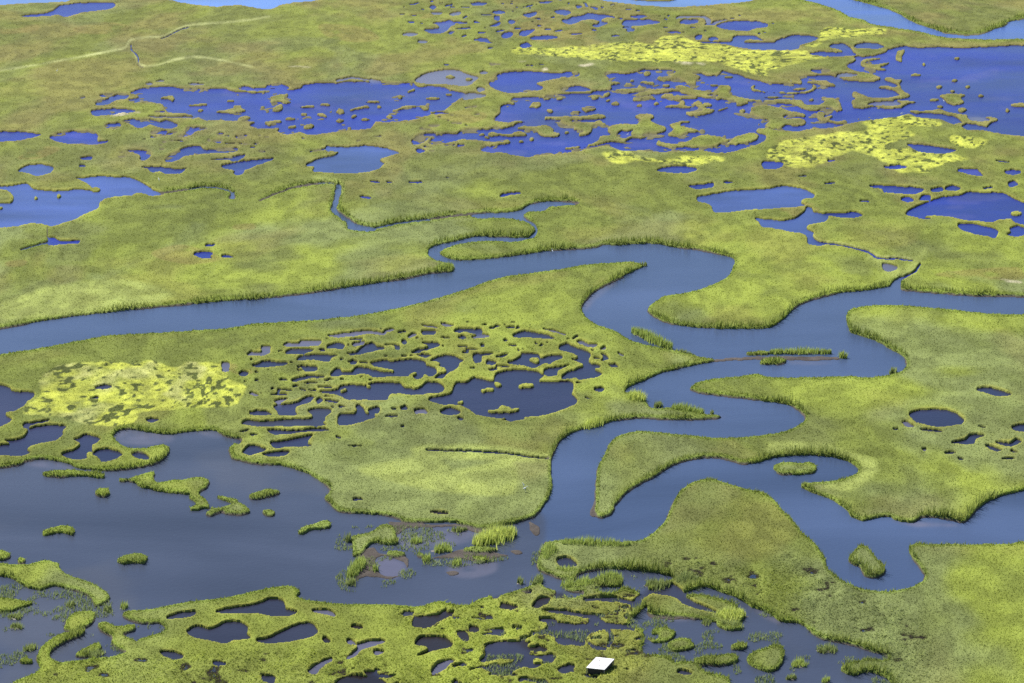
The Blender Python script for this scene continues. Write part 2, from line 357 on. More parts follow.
Wp|240 385 8: 780 310 790 255 820 235 920 235 940 200 930 170 960 165 990 190 1010 230 1060 240 1080 262 1000 290 930 310 870 325 800 328
Wp|240 385 8: 610 122 640 108 662 130 630 157
Hp 10|240 385 8: 80 403 145 400
Hp 10|240 385 8: 0 382 75 365
Hp 11|240 385 8: 770 420 812 426
Hp 7|240 385 8: 860 488 920 492 980 495
Wp|240 385 8: -30 435 20 440 0 472 -30 470
Wp|1 2: 450 272 490 262 492 285 460 287
Wp|1 2: 575 266 600 258 606 272 590 275
Ws|1 2: 633 276 670 270 687 288 640 289
Wp|1 2: 738 279 780 264 817 280 800 294 750 291
Wp|1 2: 803 305 830 306 822 317
Hp 7|1 2: 515 300 570 298
Hp 8|1 2: 580 341 595 340
Hp 5|1 2: 320 383 340 385
Hp 6|1 2: 540 270 562 270
Wp|368 320 8: 430 110 440 90 540 90 535 120 470 125
Wp|368 320 8: 690 100 720 75 790 70 860 75 900 70 915 105 850 112 780 95 740 105
Wp|368 320 8: 430 185 560 185 575 210 510 235 440 250 400 265 350 265 400 240 490 225 480 205
Ws|368 320 8: 320 145 360 110 390 115 380 130
Wp|368 320 8: 268 175 300 163 312 190 280 197
Wp|368 320 8: 718 140 760 128 792 145 740 152
Wp|368 320 8: 213 215 250 208 257 240 225 240
Wp|368 320 8: 388 285 440 277 512 285 460 300
Wp|368 320 8: 500 330 560 300 620 285 690 292 740 315 770 325 730 345 720 380 680 405 650 425 620 445 600 470 540 470 570 440 630 420 610 385 570 370 590 350 540 335
Hp 10|368 320 8: 720 215 800 215
Hp 10|368 320 8: 240 105 310 95
Hp 9|368 320 8: 130 205 230 205
Hp 10|368 320 8: 590 145 660 150
Hp 9|368 320 8: 380 150 410 148
Hp 9|368 320 8: 780 240 880 242
Hp 11|368 320 8: 750 265 810 262
Hp 10|368 320 8: 810 390 860 385
Hs 11|368 320 8: 430 45 560 65
Ws|368 320 8: 580 30 640 35 690 50 620 55
Ws|368 320 8: 130 90 200 72 210 85 160 100
Ws|368 320 8: 830 140 880 125 960 120 975 135 880 150
Wp|368 320 8: 970 65 1020 55; 496 320 8: 0 45 40 50 0 62; 368 320 8: 980 78
Wp|368 320 8: 838 300 860 275 920 270 1010 268 960 285 900 292 910 310 900 345 860 347
Wp|368 320 8: 948 355 960 328 1000 328 1030 345 1000 362
Wp|368 320 8: 965 398 1030 388 1040 400 990 412
Wp|368 320 8: 900 205 925 195 930 215 905 220
Wp|1 2: 690 235 700 225 780 210 790 190 800 165 840 165 870 145 910 150 950 160 960 130 1000 118 1023 115; 2 2: 50 112 100 120 125 135 110 150 100 160 200 160 240 160 245 190 240 210 262 235 245 255 180 280 120 295 40 303 0 302; 1 2: 1010 303 960 305 880 292 860 275 820 255 740 250
L|1 2: 788 175 792 160 770 152 775 172
L|1 2: 898 191 945 184 950 198 905 203
L|1 2: 873 211 900 206 890 216
L|1 2: 798 246 828 236 826 252
L|1 2: 903 276 960 269 985 253 1020 260; 2 2: 0 266 32 261 27 277 0 284; 1 2: 1000 286 940 285
L|2 2: 23 179 40 167 86 169 87 183 35 187
L|1 2: 948 165 970 161 987 175 965 183
Wp|1 2: 985 315 1020 309; 2 2: 50 311 0 319
Wp|496 320 8: 135 125 180 100 250 92 330 105 430 130 470 148 430 158 330 145 230 140 160 145
Wp|496 320 8: 505 225 520 205 570 190 600 205 640 225 700 240 755 270 740 310 735 335 760 350 740 365 790 355 830 365 825 385 770 395 840 425 850 435 800 460 720 475 660 478 640 462 580 472 530 475 530 455 570 425 640 400 700 375 690 350 640 330 600 320 660 310 655 290 600 262 540 250 510 240
Wp|496 320 8: 340 310 380 305 430 290 480 282 530 290 530 310 470 330 440 350 380 350 340 375 300 385 240 370 150 360 90 345 160 320 210 285 200 270 260 272 330 275 350 290
L|496 320 8: 253 320 300 303 342 308 348 340 320 348
Wp|496 320 8: 380 430 400 395 450 385 500 380 560 370 590 365 520 395 490 415 490 445 430 455
Ws|496 320 8: 640 175 690 170 740 195 810 195 800 215 740 220 690 200
Wp|496 320 8: 838 270 880 283 902 305 890 322 838 332 860 300
Hp 11|496 320 8: 780 308 830 312
Wp|496 320 8: 778 555 860 548 852 573 810 572
Wp|496 320 8: 898 360 960 358 982 382 940 382
Hp 10|496 320 8: 100 205 170 210
Hp 12|496 320 8: 172 235 190 250
Hs 10|496 320 8: 380 75 470 95 560 120
Hp 9|496 320 8: 610 160 660 130
Hp 10|496 320 8: 0 370 110 378
Hp 12|496 320 8: 310 185 340 200
Wp|496 320 8: 0 300 60 280 100 270 90 285 40 305
Hp 9|496 320 8: 80 65 150 60
Hp 9|496 320 8: 160 70 190 60
Ws|496 320 8: 830 235 880 215 870 240
Hs 12|496 320 8: 975 265 1024 290
Hp 8|496 320 8: 710 620 770 635
Wp|0 380 8: -600 30 -60 30 0 42 80 65 90 90 180 100 270 105 265 135 220 175 190 210 140 240 100 255 40 265 50 290 100 320 70 345 0 380 -60 385 -600 380
Wp|0 380 8: 45 490 120 485 190 465 220 430 230 400 270 385 370 368 450 365 530 375 500 410 495 450 440 490 350 505 260 525 210 555 240 585 220 600 140 615 60 608 0 610 -60 610 -60 515 0 525 60 525 90 515
Wp|0 380 8: 185 360 215 350 300 340 400 320 390 335 300 355 240 370 225 390 195 385
Wp|0 380 8: 490 600 590 565 640 530 650 510 590 480 640 465 690 440 760 455 800 475 770 505 730 530 735 560 740 580 700 580 690 610 700 630 640 640 560 635
Wp|0 380 8: 740 595 790 565 860 555 930 570 980 600 930 635 850 655 810 655 790 625
Wp|0 380 8: 760 60 800 48 890 45 890 65 830 78 780 75
Hp 14|0 380 8: 725 152 795 145
Wp|100 440 8: 250 115 320 100 380 125 390 155 320 155
Wp|0 2: 955 125 990 120 990 135 960 138
Wp|0 2: 585 312 610 308 638 312 610 324
Ws|0 2: 885 85 915 85 912 118 890 118
Wc|g: -420 360 -150 352 0 329 50 320 100 313.6 150 308 200 303.6 225 301 256 299.4 306 293.6 343.6 288 376 283.6 406 278.6 431 273.6 451 272 455 267 448 263 436 260 428.7 254.8 428.7 250.6 436 245.6 453.7 242 468.7 238.6 481 236.6 512 237.6 527 238 535.8 232 534.5 227 527 222 517 219.8 512 218.5 493 218 480 218.5 470 216.5 478 213.5 495 213 512 212 522 210 529.5 204.8 542 202 562 201.5 579.6 203 574.6 205 549.5 207 544.5 211 530 211.5 524 213.5 523 216.5 529.5 221 536 226 537.5 232 532 238.6 512 241.8 490 241 468.7 242.5 452 246 440 251 439 254 446 258 456 260 468.7 260.6 493.7 258.6 512 256.8 549.5 251 594.6 248 603 244.8 617 245.6 637 244 657 244 672 247.3 697 249.8 719.7 254.8 733.5 259 733.5 266 727 277 712 284.9 697 290.6 682 293.6 662 297.4 649.6 306 648.4 312.4 659.6 319.9 674.7 325 699.7 328 724.7 329 768 328.5 783 319.9 795.5 307.4 813 299.9 838 293.6 868 290.6 890.6 286.6 900.6 289.9 930.7 293 968 295.6 1024 296.9 1200 300 1430 302 1430 320 1200 318 1024 314.4 993 314 960.7 310.6 930.7 308 898 305.4 868 306 850.6 309.9 846 317.4 849.3 331 860.6 336 875.6 341 888 348 903 357 907 364.5 903 370.8 890.6 375.3 868 378.3 848 376.5 818 377.5 785.5 377.8 768 377 756 374.5 737 377 712 379.5 697 383 689.7 388.3 694.7 392 712 395 729.7 397 752 399.6 768 402 783 404 795.5 408.3 805.5 417 800.5 424.6 788 430.8 768 435 737 438.3 712 438.3 687 435.8 662 433.3 637 431.6 619.6 435.8 609.6 443.4 604.6 454.6 598 467 595.8 487 595.8 502 594.6 512 599.6 518 612 514.5 614.6 507 624.6 494.7 639.6 484.6 654.6 477 669.7 467 687 460.9 709.7 457.6 727 459.6 742 464.6 754.7 463.4 768 459.6 783 457 808 455.4 833 457.6 848 462 858 468.4 856.8 473.4 845.6 478.4 828 482 803 483.4 800.5 487 813 493.4 828 498.4 840.6 506 848 512 850.6 517 863 521.5 878 518 890.6 517 895.6 520.8 913 523 923 517 948 519.5 964.5 522.5 975.7 511 988 502 1003 496 1024 491 1200 470 1430 470 1430 540 1200 545 1024 542 1008 544.5 960.7 544.5 930.7 545 915.6 544 908 549.5 913 559.5 923 572 924.4 579.6 913 587 893 591.6 875.6 591.6 855.6 587 838 578 826.8 568 824 557 815.5 544.5 805.5 535.8 799 529.5 790.5 518 783 512 778 504.7 764.7 493.4 747 489.7 729.7 484.6 712 479.6 694.7 482 682 489.6 674.7 499.7 669.7 511 664.7 522 654.6 532 642 540.8 629 542 600 543 567 541 544.5 543 542 549 535 556 528 552 530 530 539.5 512 549.5 497 552 484.6 550.8 467 552 457 559.5 442 574.6 432 587 428.3 602 424.6 617 420.8 639.6 418.3 662 419.6 700 420 727 417 700 414 672 408.3 652 408.3 644.6 400.8 634.6 393 624.6 392 628.4 387 644.6 380.8 662 373.3 687 367 717 360.8 700 357 687 353 660 348 632 341 614.6 331 594.6 323.7 584.6 316 582 307.4 587 298.6 599.6 288.6 619.6 278.6 634.6 271 644.6 266 632 262 612 263 587 264.8 562 269 537 272.4 512 275.6 488.7 281 468.7 288.6 446 296 418.7 303.6 386 311 356 316 318.6 319.9 281 322.4 256 324 225 329 187.7 331 150 333.7 107.6 336 70 343 50 347 25 350.8 0 354.5 -150 375 -420 385
Wl|g: -420 470 -100 470 0 468 22.5 464.6 25 461.6 45 459.6 70 464.6 77.6 468.4 100 471 112.6 471 135 468.4 155 464.6 165 458.4 170 449.6 164 445.8 145 449.6 130 449.6 120 444.6 112.6 437 120 430.8 132.6 429.6 150 433 170 434.6 190 432 215 430.8 222.7 435.8 240 440.8 230 448.4 231.5 458.4 245 462 256 464.6 281 465.9 306 473.4 321 482 331 490.9 324.8 498.4 331 504.7 338.6 512 368.6 514.5 393.6 517 406 523 426 523 453.7 523 481 529.5 506 525.8 519.5 522 534.5 517 539.5 512 545 518 546 535 544 543 542 549.5 537 564.5 540 575 532 587 512 593 478.7 600.8 466 607 438.7 603 416 608 401 607 366 605.8 346 605.8 313.6 603 296 598 301 593 288.5 587 256 592.5 225 599.6 192.7 603 170 607 150 610.8 125 613 123 617 140 624 160 624 165 633 140 641 125 655 100 659 80 662 62 664 57 663 38 662 40 671 22 679 12 684 -20 702 -60 830 -420 830
L|0 2: 163 522 220 514 300 512 380 520 417 530 413 547 330 538 250 541 180 538
L|0 2: 376 602 395 586 430 586 439 605 420 621 390 618
L|100 440 8: 240 310 300 283 380 263 442 258 432 285 422 310 460 340 560 323 640 318 740 303 830 303 873 330 853 387 802 410 802 440 852 478 882 530 930 543 1020 528; g: 237 502 248 508 250 513 240 515.5 225 514 ; 100 440 8: 1000 575 960 580 890 612 838 598 850 577 890 552 840 550 780 568 730 568 718 545 768 520 748 490 708 472 718 438 640 433 540 424 450 414 390 390 330 384 290 354 250 338 150 334 150 310
L|100 440 8: 915 456 980 452 1020 462; g: 238 500 236 504 ; 100 440 8: 1000 490 950 475
L|1 2: -28 612 0 600 40 588 85 591 97 606 50 621 0 631 -22 628
L|1 3: 163 87 180 64 230 48 280 33 300 43 292 67 220 74 185 92
L|1 3: 28 -6 50 -12 76 -4 74 14 50 18 30 10
L|0 3: 168 82 220 58 270 53 300 70 292 96 265 88 220 86 178 98
L|0 3: 462 197 500 173 560 165 593 184 572 209 530 205 490 209
L|0 3: -600 200 0 205 60 212 110 210 180 193 230 203 242 225 282 255 350 278 410 308 444 345 385 380 370 353 340 328 270 308 210 298 160 314 110 304 60 274 0 258 -600 250
L|0 3: -400 150 0 150 42 168 27 192 -60 198 -400 198
L|0 3: 70 196 80 182 96 182 103 196 92 208 76 208
L|0 3: -600 350 20 343 90 353 142 364 80 388 20 404 -600 405
L|0 3: 255 472 268 430 300 403 360 395 382 410 362 452 300 478
L|0 3: 148 602 158 550 220 498 280 478 343 472 332 492 260 523 213 553 198 577 232 607 250 640 180 640
L|0 3: 388 450 420 438 470 458 540 448 538 477 492 490 532 510 562 540 520 570 450 533 448 500 408 482
L|0 3: 298 573 350 538 397 522 402 552 340 584
L|0 3: 75 598 100 582 130 592 128 606 90 610
Wg|0 3: 665 425 720 405 780 400 775 415 720 428
Wg|0 3: 860 400 940 382 1020 370; 1 3: 60 347 110 358 120 390 165 400 130 418 60 415 0 405; 0 3: 1000 406 900 406
Wg|0 3: 745 478 790 458 840 470 900 443 960 442 990 462 985 490 1000 505 930 515 900 528 840 515 780 505
Wg|1 3: 0 515 50 505 110 475 180 448 225 448 248 480 220 500 120 522 40 525
Wg|0 3: 640 562 690 560 735 575 700 592 670 582
Hp 12|0 3: 850 602 900 608
Ws|1 3: 220 395 290 395 320 420 270 410
Hd 13|1 3: 380 460 428 464
Hd 18|1 3: 268 508 295 520
Ws|1 3: 365 515 385 515 400 530 470 515 520 520 470 540 420 552 400 575 360 585 400 555 410 535 370 530
Ws|1 3: 470 555 512 560 480 577
Ws|1 3: 210 632 250 605 300 585 308 590 270 615 240 645 215 645
Wd|1 3: 625 455 640 420 700 415 790 400 780 410 720 440 690 460
Wd|1 3: 635 530 660 500 760 505 785 535 720 555 640 580 690 555 680 540
Wd|1 3: 800 480 840 480 850 510 830 520
Hd 18|1 3: 852 466 890 470
Hd 10|1 3: 920 418 940 418
Ws|1 3: 700 640 720 610 780 590 787 603 745 635 705 644
Wd|1 3: 320 683 370 655 440 660 500 670 520 690 500 740 320 740
Wg|1 3: 20 655 75 660 70 685 30 680
Hd 16|1 3: 975 372 1020 376
Wg|470 600 8: 75 490 130 440 110 380 160 350 240 335 340 335 390 345 420 390 480 405 470 435 560 450 640 435 690 450 680 480 560 530 500 550 430 535 360 560 320 580 220 570 200 550 340 500 350 465 260 465 150 490
L|470 600 8: 498 482 530 463 582 473 588 517 540 523 503 512
Wd|470 600 8: 235 60 300 45 385 50 340 70 270 72
Hd 20|470 600 8: 135 135 175 130
Hd 30|470 600 8: 0 225 60 240
Wd|470 600 8: 500 45 550 10 600 -15 650 -10 600 25 560 50
Wg|470 600 8: 760 575 800 525 840 530 800 570 740 590
Wl|2 3: 100 235 130 300 210 320 225 345 290 330 280 310 400 330 440 300 520 320 560 290 640 280 645 265 600 250 500 235 400 228 320 235 260 255 250 275 180 265
Wg|470 600 8: 550 255 600 235 630 215 620 175 720 185 840 198 940 190 960 150 1020 140; 2 3: 380 445 480 455 490 475 400 462; 470 600 8: 960 260 930 300 900 350 780 365 700 340 680 300 620 270
Wl|2 3: 700 320 770 300 830 320 900 345 940 370 960 385 1020 402; 3 3: 50 440 130 450 180 490 220 510 300 525 360 540 420 560 480 575 470 592 400 585 300 615 290 635 340 655 400 640 450 655 490 683 520 760 500 1150; 2 3: 600 1150 860 760 875 683 860 660 770 640 750 620 720 600 640 600 640 580 530 560 520 530 560 510 620 520 540 500 520 470 470 450 490 420 545 375 550 410 640 420 740 430 800 440 830 440 930 420 920 390 870 385 800 360 720 350 680 330
L|2 3: 528 492 560 466 620 463 658 485 622 519 560 522
L|2 3: 618 532 650 508 700 505 733 540 682 557 640 560
L|2 3: 873 537 900 523 937 526 932 549 880 554
L|2 3: 723 592 760 578 830 573 890 567 908 595 850 616 790 616 740 614
L|2 3: 938 582 980 553 1020 543; 3 3: 0 538 57 533 63 590 42 628 0 641; 2 3: 980 629 943 607
L|2 3: 543 402 548 350 600 325 660 343 692 373 740 373 792 393 804 428 760 432 700 414 640 414 580 410
L|2 3: 818 412 860 398 900 388 933 410 912 450 918 473 850 474 818 452
L|2 3: 678 337 740 328 830 348 890 368 902 387 860 398 800 373 740 363
L|2 3: 538 292 600 288 650 262 700 252 743 275 722 303 660 314 600 308
L|2 3: 208 307 250 283 300 283 330 268 400 253 443 270 432 299 360 299 320 314 250 322
L|2 3: 283 342 310 306 352 318 342 349
L|2 3: 398 332 430 308 492 313 493 349 420 349
L|2 3: 118 217 123 165 160 153 212 175 182 200 250 213 252 247 160 254
Wg|2 3: 180 190 230 185 260 215 200 225
Wd|2 3: 80 378 110 345 152 343 142 370 100 384
Wg|2 3: 185 628 230 610 240 625 200 645
Wp|3 2: 565 290 600 275 680 270 740 280 785 310 770 330 700 340 640 335 590 320
Wp|3 2: 830 190 880 183 930 195 975 212 930 220 870 205
Wp|3 2: 973 345 1000 332 1200 325 1200 360 1000 360
Ws|3 2: 535 322 560 322 585 340 555 342
Hp 7|3 2: 500 350 520 350
Hp 8|3 2: 610 352 700 360
Wp|3 2: 735 405 790 390 810 373 870 375 830 388 820 410 760 410
Wp|3 2: 910 400 970 405 990 390 1015 400 970 420 930 412
Wp|3 2: 865 415 900 420 935 435 905 440
Hp 8|3 2: 705 447 750 445
Hp 7|3 2: 760 470 782 472
Hp 7|3 2: 970 437 1000 445
Hp 6|3 2: 935 470 990 467
Hp 5|3 2: 840 340 870 345
Ws|3 2: 612 430 635 430 627 441
L|3 2: 20 507 30 489 70 479 120 484 170 480 194 495 187 524 120 532 50 529
L|3 3: 320 197 340 158 370 132 400 142 430 178 460 213 470 240 430 266 390 259 366 223 345 213
Hp 6|1 2: 680 435 780 438 880 440 1020 450; 2 2: 80 464 150 470
Hp 8|1 2: 385 632 430 632
Hd 10|1 3: 695 2 770 8
L|3 2: -30 90 -30 72 30 64 70 70 72 84 20 92
L|2 2: 935 52 935 42 1000 38 1030 40 1030 50 980 54
L|1 3: 380 100 450 83 510 48 550 58 562 100 572 127 520 133 470 123 440 148 420 173 385 178 388 140
L|1 3: 520 165 545 155 590 160 600 178 560 182 530 178
L|1 3: 635 170 660 165 680 178 660 184
L|1 3: 822 155 845 140 900 138 960 145 962 160 910 164 860 162
L|1 3: 865 182 890 178 930 190 920 202 880 196
L|2 3: 0 70 15 78 10 95 -8 95
Wg|2 3: 645 290 680 315 700 345 760 375 810 395 825 405 800 402 740 388 690 370 650 342 560 326 525 345 505 385 478 374 498 340 540 315 600 300
Hg 14|2 3: 285 352 350 350 430 352 500 368
Hg 12|2 3: 120 398 220 402 300 418 370 412
Hg 14|2 3: 110 432 180 436
Hg 16|2 3: 150 468 260 476
Hg 18|2 3: 380 470 400 500 385 530
Hg 12|2 3: 300 520 330 540 380 545
Hg 14|2 3: 660 640 720 648
M|2 2: 440 200 465 235 540 265 600 275 640 282 720 288 780 294 720 304 600 306 500 305 440 298 420 260
M|2 2: 690 88 820 70 920 61 1020 58; 3 2: 100 58 270 60 292 70 200 75 80 74 0 72; 2 2: 900 74 780 82
M|2 2: 340 560 420 600 450 610 430 640 400 660 370 683 340 700 310 690 335 620
M|1 3: 530 40 620 45 680 50 800 50 900 62 1000 55 960 68 900 85 860 78 800 58 700 62 600 66 568 90 556 70
M|1 3: 400 170 470 140 490 165 600 180 612 210 580 250 540 268 440 258 400 275 365 300 375 260 430 220
Ws|1 3: 478 195 510 175 590 200 600 225 560 258 500 250
M|1 3: 700 185 760 170 820 150 900 160 960 165 1010 175 960 185 900 200 800 185
M|1 3: 760 240 790 235 815 245 780 255
M|2 3: 130 118 210 130 300 148 360 150 300 152 200 142 130 135
M|2 3: 70 40 110 60 110 90 90 95 70 70
M|2 3: -10 155 30 155 45 165 20 170
M|2 3: 540 400 620 408 700 415 760 432 700 430 600 428 550 422
L|592 60 8: 620 240 700 236 760 250 690 256
L|592 60 8: 250 195 300 188 340 196 290 203
L|592 60 8: 880 300 930 292 1000 300 930 308
L|592 60 8: 930 205 980 198 1024 206 980 214
L|592 60 8: 700 500 760 492 800 500 750 508
L|592 60 8: 30 500 60 492 90 500 60 507
L|464 60 8: 500 380 540 372 580 378 530 386
L|464 60 8: 620 312 680 306 720 313 660 319
L|464 60 8: 840 420 900 412 960 420 890 428
L|464 60 8: 100 600 150 592 180 600 140 608
L|720 60 8: 560 240 640 232 690 240 620 248
L|720 60 8: 330 300 420 294 520 300 420 308
L|720 60 8: 20 140 70 132 120 140 70 149
L|3 0: 560 300 590 294 620 300 590 306
L|3 0: 430 350 470 344 500 350 465 356
L|3 0: 640 400 670 395 690 401 660 406
L|208 70 8: 720 300 800 290 880 298 800 306
L|208 70 8: 880 280 950 272 1000 282 930 290
L|336 70 8: 220 260 300 250 370 258 300 268
L|336 70 8: 700 230 780 220 850 230 780 240
L|336 70 8: 180 400 240 392 290 400 230 408
L|208 70 8: 130 250 190 243 230 250 180 258
M|2 1: 270 500 310 470 360 450 300 510 280 545 285 580 330 608 300 600 270 580 250 560
"""
ZONES = """
Y|0 2: 150 150 230 100 330 90 480 85 560 90 600 75 700 110 740 85 830 85 900 110 920 160 985 185 940 260 850 270 700 280 560 290 540 330 450 345 340 340 230 310 100 300 110 250 160 220
Y|2 0: 0 190 150 195 300 185 500 170 560 180 600 145 690 150 730 170 820 175 900 195 1023 205; 3 0: 130 200 200 225 290 235 200 245 100 265 0 290; 2 0: 1023 310 960 300 880 280 800 250 600 255 400 250 200 235 0 220
Y|3 0: 130 190 200 160 210 125 260 108 340 120 400 110 480 125 460 140 330 155 240 165 200 190
Y|3 0: 0 600 60 570 150 550 280 530 380 535 400 510 370 495 450 475 560 470 700 490 690 510 560 515 600 545 530 560 480 590 560 600 700 610 830 640 740 655 640 683 520 690 440 640 330 610 200 670 100 675 0 640
Y|3 0: 710 545 790 545 890 560 860 590 780 600 740 580
Y|2 0: 350 620 440 605 560 640 700 625 850 630 850 650 700 670 520 650 420 660
Y|3 1: 520 0 660 0 640 15 530 15
P|1 0: 100 270 150 267 240 272 190 278
P|80 70 8: 120 390 250 375 320 340 420 345 500 340 500 355 400 365 300 385 160 398
P|3 1: 900 440 940 438 1020 450 1010 458 940 450
P|464 60 8: 610 95 650 60 675 75 660 98
P|464 60 8: 390 20 460 8 540 18 460 30
P|464 60 8: 880 50 980 38 985 55 900 60
P|528 0 8: 370 530 470 515 600 510 560 522 440 545
P|656 0 8: 0 505 200 500 420 515 540 520 380 530 160 520
P|528 0 8: 110 575 130 540 160 550 160 578
R|0 0: 0 110 150 100 160 125 60 140 0 140
R|0 0: 280 120 420 90 520 110 460 140 340 140
R|0 0: 60 640 180 590 250 600 160 640
R|1 0: 250 100 420 110 500 160 400 175 280 150
R|1 0: 600 60 680 50 720 70 640 85
R|1 0: 700 470 860 440 930 470 850 500
R|2 0: 0 90 120 40 300 100 340 150 150 170 0 150
R|0 1: 600 330 700 300 780 310 900 360 760 380 640 360
R|0 1: 20 370 110 360 100 385 30 390
R|0 1: 930 220 1020 215 1020 240 930 240
R|3 1: 650 420 800 400 1000 390 1023 440 800 440
R|3 1: 0 130 200 140 180 220 120 200
R|0 2: 880 90 980 100 1020 130 950 140
K|400 -20 8: -80 60 300 40 700 80 1024 120; 528 -20 8: 400 160 1000 240 900 320 500 340 100 480 0 500; 400 -20 8: 600 500 100 380 -60 250
K|80 70 8: 600 480 1000 560 1000 700 300 700 500 560
K|208 70 8: 0 500 400 500 420 640 0 660
K|336 70 8: 700 360 1024 280 1024 640 700 640
K|240 320 8: 100 300 1024 100 1024 700 100 680
K|368 320 8: 0 60 1000 40 1000 300 0 300
K|496 320 8: 0 40 500 60 900 300 800 640 600 500 0 300
K|656 0 8: 0 120 1024 140 1024 300 300 330 0 260
T|1 3: 560 370 1023 330 1023 560 600 470
T|2 3: -200 330 150 320 530 330 600 420 540 640 400 720 -300 720 -250 500
T|2 3: 540 180 800 190 1000 240; 3 3: 100 180 400 330 640 480 640 683 480 690 300 540 0 420; 2 3: 800 300 640 250
T|0 3: 60 650 400 590 700 580 1000 560; 1 3: 300 560 600 600 900 600 900 720 -1000 720
S|0 2: 90 490 180 470 280 490 300 512 200 508
S|0 2: 460 365 530 350 690 372 690 400 600 415 480 405
S|0 2: 780 360 880 355 900 375 860 385
S|1 3: 560 60 700 52 880 75 860 120 700 150 580 140
S|1 3: 780 200 960 190 960 240 850 270 760 245
S|3 3: 480 30 600 38 720 45 780 55 600 62
S|2 2: 560 290 720 290 860 300 800 310 600 312
S|3 2: 80 74 200 78 300 74 200 92 80 88
S|2 3: 540 400 640 408 740 430 640 440 540 425
S|3 3: -60 370 60 440 40 450 -80 390
S|2 1: 280 520 400 440 420 450 320 530 300 570
G|2 2: -400 425 -100 420 150 455 150 490 -100 480 -380 470
G|3 2: 0 410 200 410 330 450 430 480 430 530 340 600 200 590 330 560 380 510 330 470 180 445 0 450
G|0 1: 0 540 200 470 500 440 700 500 500 560 200 590 0 600
G|1 2: 400 520 700 460 800 520 1020 480 1023 620 700 600
G|1 1: 200 20 330 40 350 120 300 60
G|3 1: 380 310 460 360 560 390 640 300 560 440 440 400
J 2.4|0 0: -60 300 0 285 120 268 250 245 340 228 420 213 500 195 520 165 560 155 600 153 660 148 740 108 830 98 900 93 1000 83 1080 70
J 2.2|0 0: 515 190 540 222 555 258 590 270 640 262 700 243 760 232 820 234 900 248 1010 272
J 1.4|3 1: 180 262 205 282 300 297 400 322 440 347 520 349 580 357
E|2 3: 100 150 300 140 500 220 700 240 760 280 960 360 1023 420 900 560 700 640 400 660 100 700 -100 660 -60 500 80 420 200 300 90 250
E|2 3: 640 260 900 320 960 440 860 500 700 470 600 400
E|3 3: -100 420 60 420 500 560 500 690 -100 690
E|0 3: 60 260 420 300 460 420 680 440 700 520 500 620 150 690 0 620 -40 400
E|1 3: 340 80 600 60 1000 60 1020 180 800 220 600 280 340 310
"""
STEPX, STEPY, NGRASS, NREED, LISTI = 0.9, 0.7, 900000, 900000, False
